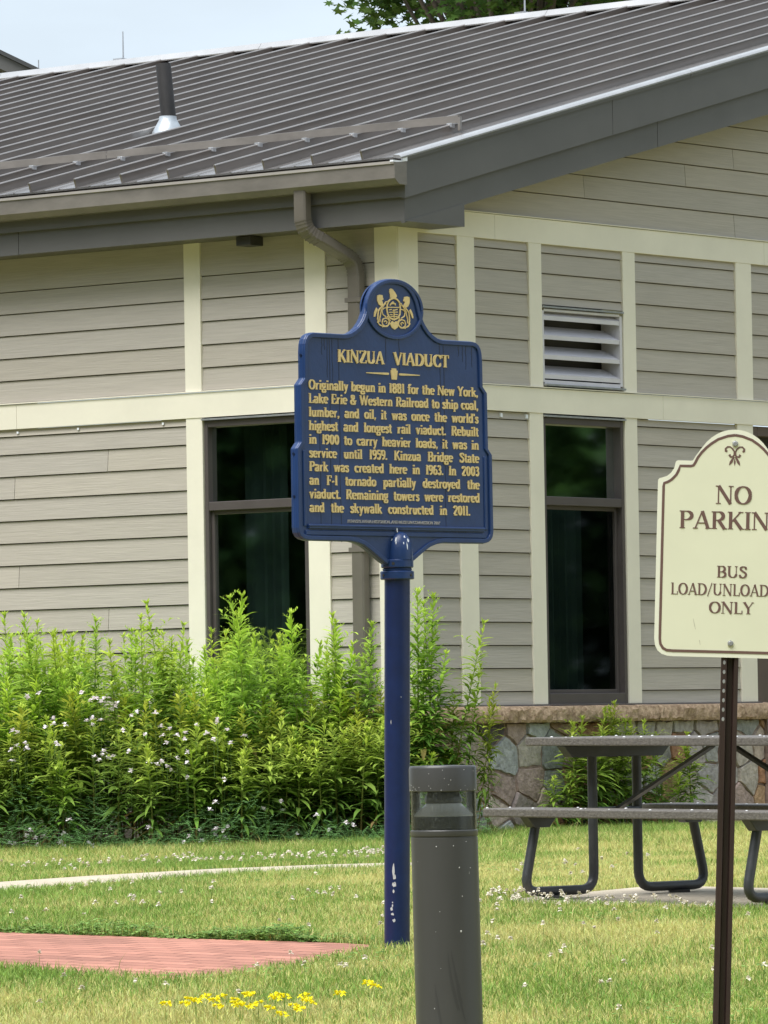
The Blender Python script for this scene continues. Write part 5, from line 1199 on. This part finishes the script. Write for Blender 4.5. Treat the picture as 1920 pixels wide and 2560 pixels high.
C = C*(1+rng.uniform(-.12, .12, (n, 3)))
lawn = np_mesh('lawn_grass', V, [(0, 1, 3, 2), (2, 3, 4)], 5, np.repeat(C, 5, 0), GRASS); tag(lawn, 'mown lawn of mixed green and straw yellow grass', 'grass', kind='stuff')
# clover tufts: thick dark lip along the far edge of the brick and scattered patches
N = 3000; u = rng.random(N); ex = np.interp(u, [0, .08, .25, .45, .7, 1], [-.02, -.3, -.6, -.98, -1.72, -3.0]); ey = np.interp(u, [0, .08, .25, .45, .7, 1], [22.82, 23.03, 23.26, 23.57, 24.22, 25.4])
off = rng.random(N)**1.5*.20-.02; X = ex+off*.6+rng.normal(0, .012, N); Y = ey+off*.8+rng.normal(0, .02, N); hm = np.interp(off, [-.02, .05, .26], [.036, .050, .03])*(1+.35*np.sin(ex*9)+.25*np.sin(ex*23)); Z = gz(Y)+rng.random(N)*hm
X2, Y2 = scatter(5200, 18.5, 34.5); nz = noise2(X2, Y2, 9, 2.6); k = (nz > .75) & ~blocked(X2, Y2); X2, Y2 = X2[k], Y2[k]; Z2 = gz(Y2)+.02+rng.random(len(X2))*.03
X, Y, Z = np.concatenate([X, X2]), np.concatenate([Y, Y2]), np.concatenate([Z, Z2]); n = len(X)
V, C = [], []; col = np.array([.22, .36, .095])*(1+rng.uniform(-.45, .5, (n, 1)))
az = rng.uniform(0, 6.28, n)
for j in range(3):
    a = az+j*2.09; d_ = np.stack([np.cos(a), np.sin(a), rng.uniform(-.1, .5, n)], 1); L = rng.uniform(.011, .018, n); V.append(leaf_np(np.stack([X, Y, Z], 1), d_, L, L*.95, L*.2)); C.append(np.repeat(col, 6, 0))
xw, yw = scatter(170, 18.3, 33); k = ~blocked(xw, yw); xw, yw = xw[k], yw[k]; nw = len(xw)
for j in range(8):
    a = j*.8+rng.uniform(0, .5, nw); d_ = np.stack([np.cos(a), np.sin(a), rng.uniform(.15, .7, nw)], 1); L = rng.uniform(.035, .075, nw); V.append(leaf_np(np.stack([xw, yw, gz(yw)+.005], 1), d_, L, L*.34, L*.35)); C.append(np.repeat(np.array([.15, .27, .065])*(1+rng.uniform(-.3, .3, (nw, 1))), 6, 0))
clv = np_mesh('clover_patch', np.concatenate(V), LEAFPAT, 6, np.concatenate(C), LEAF); tag(clv, 'dark green clover leaves fringing the brick paving and dotting the lawn', 'clover', kind='stuff')
# white clover blossoms
q = []
def cl(px0, py0, px1, py1, n_, sx, sy, Z0, Z1):
    for i in range(n_):
        t = random.random(); px_ = px0+(px1-px0)*t+random.gauss(0, sx); Zd = Z0+(Z1-Z0)*t+random.gauss(0, sy); q.append(((px_-960)/13866.8*Zd, Zd))
cl(-10, 0, 560, 0, 55, 10, .35, 30.3, 31.6); cl(560, 0, 960, 0, 80, 12, .30, 30.9, 31.9); cl(1180, 0, 1330, 0, 34, 16, .25, 25.7, 25.6); cl(1330, 0, 1760, 0, 46, 14, .22, 25.4, 24.6)
cl(0, 0, 520, 0, 26, 20, 1.3, 26.3, 26.8); cl(700, 0, 960, 0, 14, 20, 1.5, 26, 25); cl(1060, 0, 1240, 0, 22, 30, .8, 22.6, 22.8); cl(1300, 0, 1900, 0, 22, 40, 1.6, 21.6, 22.2); cl(0, 0, 960, 0, 14, 40, .8, 20.6, 20.8); cl(60, 0, 420, 0, 12, 30, .6, 22.6, 23.2); cl(1300, 0, 1560, 0, 16, 30, 1.2, 29, 30)
q = np.array(q); ok = ~blocked(q[:, 0], q[:, 1]); q = q[ok]; n = len(q); hz = rng.uniform(.045, .085, n); cen = np.stack([q[:, 0], q[:, 1], gz(q[:, 1])+hz], 1)
V, C = [], []
for j in range(13):
    a = rng.uniform(0, 6.28, n); e = rng.uniform(-.5, 1.3, n); d_ = np.stack([np.cos(a)*np.cos(e), np.sin(a)*np.cos(e), np.sin(e)], 1); L = rng.uniform(.010, .0165, n); V.append(leaf_np(cen+d_*.001, d_, L, L*.95, L*.1)); C.append(np.repeat(np.array([.84, .78, .66])*(1+rng.uniform(-.18, .08, (n, 1))), 6, 0))
V.append(leaf_np(cen, np.tile([.03, .04, -1.], (n, 1)), hz, np.full(n, .0025), hz*0)); C.append(np.tile([.18, .28, .08], (n*6, 1)))
wc = np_mesh('white_clover_blossoms', np.concatenate(V), LEAFPAT, 6, np.concatenate(C), PETAL); tag(wc, 'small white clover blossoms scattered over the lawn', 'flowers', kind='stuff')
# yellow wildflowers near the bottom edge
V, C = [], []
for j in range(5):
    cz = np.array([[0, 0, .055+.006*random.random()]])+np.array([[.012*math.cos(j*1.26), .012*math.sin(j*1.26), 0]])
    for k in range(5):
        a = k*1.26+j; d_ = np.array([[math.cos(a), math.sin(a), random.uniform(-.6, 2.5)]]); L = np.array([.0125]); V.append(leaf_np(cz, d_, L, L*.75, L*.1)); C.append(np.tile([.95, .84, .03], (6, 1)))
V.append(leaf_np(np.array([[0, 0, 0.]]), np.array([[.02, .05, 1.]]), np.array([.058]), np.array([.003]), np.array([0.]))); C.append(np.tile([.15, .27, .05], (6, 1)))
V, C = np.concatenate(V), np.concatenate(C); yf0 = None
for px, py in ((475, 2515), (462, 2526), (490, 2518), (515, 2507), (553, 2508), (535, 2517), (545, 2533), (590, 2525), (600, 2530), (618, 2503), (625, 2502), (632, 2533), (645, 2525), (687, 2504), (690, 2512), (712, 2507), (675, 2537), (705, 2553), (735, 2532), (750, 2540), (760, 2505), (768, 2515), (775, 2522), (590, 2517), (920, 2473), (938, 2481), (850, 2500), (415, 2526)):
    Zd = 20.35
    for _ in range(8): pz = at(px, py, Zd).z; Zd += ((gz(Zd)+.055)-pz)*-14
    p = at(px, py, Zd)
    if yf0 is None: yf0 = np_mesh('yellow_flower', V, LEAFPAT, 6, C, PETAL); o = yf0
    else: o = yf0.copy(); COL.objects.link(o)
    o.location = (p.x, p.y, float(gz(p.y))); o.rotation_euler = (0, 0, random.uniform(0, 6)); o.scale = (1.25,)*3
    tag(o, 'small bright yellow wildflower blooming in the grass at the bottom edge', 'flower', 'yellow wildflowers in the foreground lawn')

# ------------------------------------------------------------------ trees
def maple_leaves(P, size, cols):
    n = len(P); a = rng.uniform(0, 6.28, n); tilt = rng.normal(0, .55, (n, 2)); out_ = []
    nrm = np.stack([tilt[:, 0], tilt[:, 1]-.35, np.ones(n)*.8], 1); nrm /= np.linalg.norm(nrm, axis=1)[:, None]
    e1 = np.cross(nrm, np.stack([np.cos(a), np.sin(a), np.zeros(n)], 1)); e1 /= np.linalg.norm(e1, axis=1)[:, None]; e2 = np.cross(nrm, e1)
    shape = [(0, -.5), (.18, -.15), (.5, -.12), (.28, .08), (.42, .38), (.12, .26), (0, .62), (-.12, .26), (-.42, .38), (-.28, .08), (-.5, -.12), (-.18, -.15)]
    V = np.stack([P+e1*(x*size)[:, None]+e2*(y*size)[:, None]-nrm*(abs(x)*.18*size)[:, None] for x, y in shape], 1)
    return V.reshape(-1, 3), np.repeat(cols, 12, 0)
MPAT = [(0, 1, 11), (1, 2, 3), (1, 3, 9, 11), (11, 9, 10), (3, 4, 5), (3, 5, 7, 9), (9, 7, 8), (5, 6, 7)]
def tree(loc, H, crown_c, crown_r, nclump, per, base, label, lsize=.13, seed=1):
    r_ = random.Random(seed); root = empty('maple_tree', loc); tag(root, label, 'tree')
    b = MB(); top = Vector((.2, 0, H*.72)); b.tube([(0, 0, -.2), (.05, 0, H*.25), (.1, .05, H*.5), top], [.26, .21, .15, .06], 10)
    P, cen = [], []
    cl_ = []
    for i in range(nclump):
        while True:
            v = Vector((r_.uniform(-1, 1), r_.uniform(-1, 1), r_.uniform(-1, 1)))
            if .25 < v.length < 1: break
        v = v*(v.length**-.45); c = Vector(crown_c)+Vector((v.x*crown_r[0], v.y*crown_r[1], v.z*crown_r[2])); cl_.append(c)
    for c in cl_[::2]:
        s0 = Vector((0.05, 0, H*.25)).lerp(top, r_.uniform(.2, .95)); mid_ = s0.lerp(c, .55)+Vector((0, 0, .25))
        b.tube([s0, mid_, c], [.05, .03, .009], 6)
    b.build('trunk', BARK, root, smooth=True)
    Ps, Cs = [], []
    for c in cl_:
        k = rng.normal(0, 1, (per, 3)); k /= np.linalg.norm(k, axis=1)[:, None]; rr_ = rng.random(per)**.5
        sc = np.array([.62, .62, .36])*r_.uniform(.7, 1.2); Ps.append(np.array(c)+k*rr_[:, None]*sc); g = np.array(base)*r_.uniform(.72, 1.35)*np.array([r_.uniform(.9, 1.25), 1, 1]); Cs.append(g*(1+rng.uniform(-.22, .22, (per, 1))))
    V, C = maple_leaves(np.concatenate(Ps), rng.uniform(.8, 1.25, per*nclump)*lsize, np.concatenate(Cs))
    np_mesh('crown', V, MPAT, 12, C, LEAF, root); return root
tree((1.55, 61.5, 0), 14, (0, 0, 11.0), (2.35, 3.0, 3.1), 210, 75, (.085, .165, .034), 'dark green maple tree rising behind the roof ridge, nearer the left', seed=4)
tree((2.75, 66, 0), 15, (0, 0, 11.9), (1.5, 2.6, 3.3), 130, 60, (.20, .30, .07), 'paler yellow green maple tree behind the ridge, to the right of the darker one', seed=9)
# woods facing the building on both sides (seen mirrored in the windows)
def woods(P0, P1, n, name_label, big=1, hh=15):
    t = rng.random(n); c = 26; cx_ = rng.random((c, 3)); idx = rng.integers(0, c, n)
    base = np.outer(1-t, P0)+np.outer(t, P1); dep = rng.uniform(-1, 1, n)*5.0
    dirv = np.array(P1)-np.array(P0); dirv = dirv/np.linalg.norm(dirv); nr = np.array([-dirv[1], dirv[0], 0])
    z = rng.random(n)**.8*hh*(0.75+.25*np.sin(t*23)+.1*np.sin(t*61)); P = base+nr[None]*dep[:, None]; P[:, 2] = z+gz(P[:, 1])*0
    dd_ = rng.normal(0, 1, (n, 3)); L = rng.uniform(.20, .42, n)*big; V = leaf_np(P, dd_, L, L*.6, L*.2)
    C = np.repeat(np.array([.045, .095, .028])*(1+rng.uniform(-.5, .7, (n, 1))), 6, 0)
    o = np_mesh('woodland', V, LEAFPAT, 6, C, LEAF); return tag(o, name_label, 'woods', kind='stuff')
woods((-27, 24, 0), (-27, 40, 0), 90000, 'dark green woodland facing the left side of the building'); woods((30, 36, 0), (30, 53, 0), 90000, 'dark green woodland facing the gable side of the building')
woods((-48, -10, 0), (52, -16, 0), 60000, 'unseen dark green woodland added behind the viewer to block low sky', 3, 19)  # unseen belt added behind the camera to cut low sky and darken the eaves
woods((-34, -8, 0), (-31, 24, 0), 30000, 'unseen dark green woodland added at the left to block low sky', 2.4, 17)  # unseen side belt, added to carry the low-sky blocking round to the left
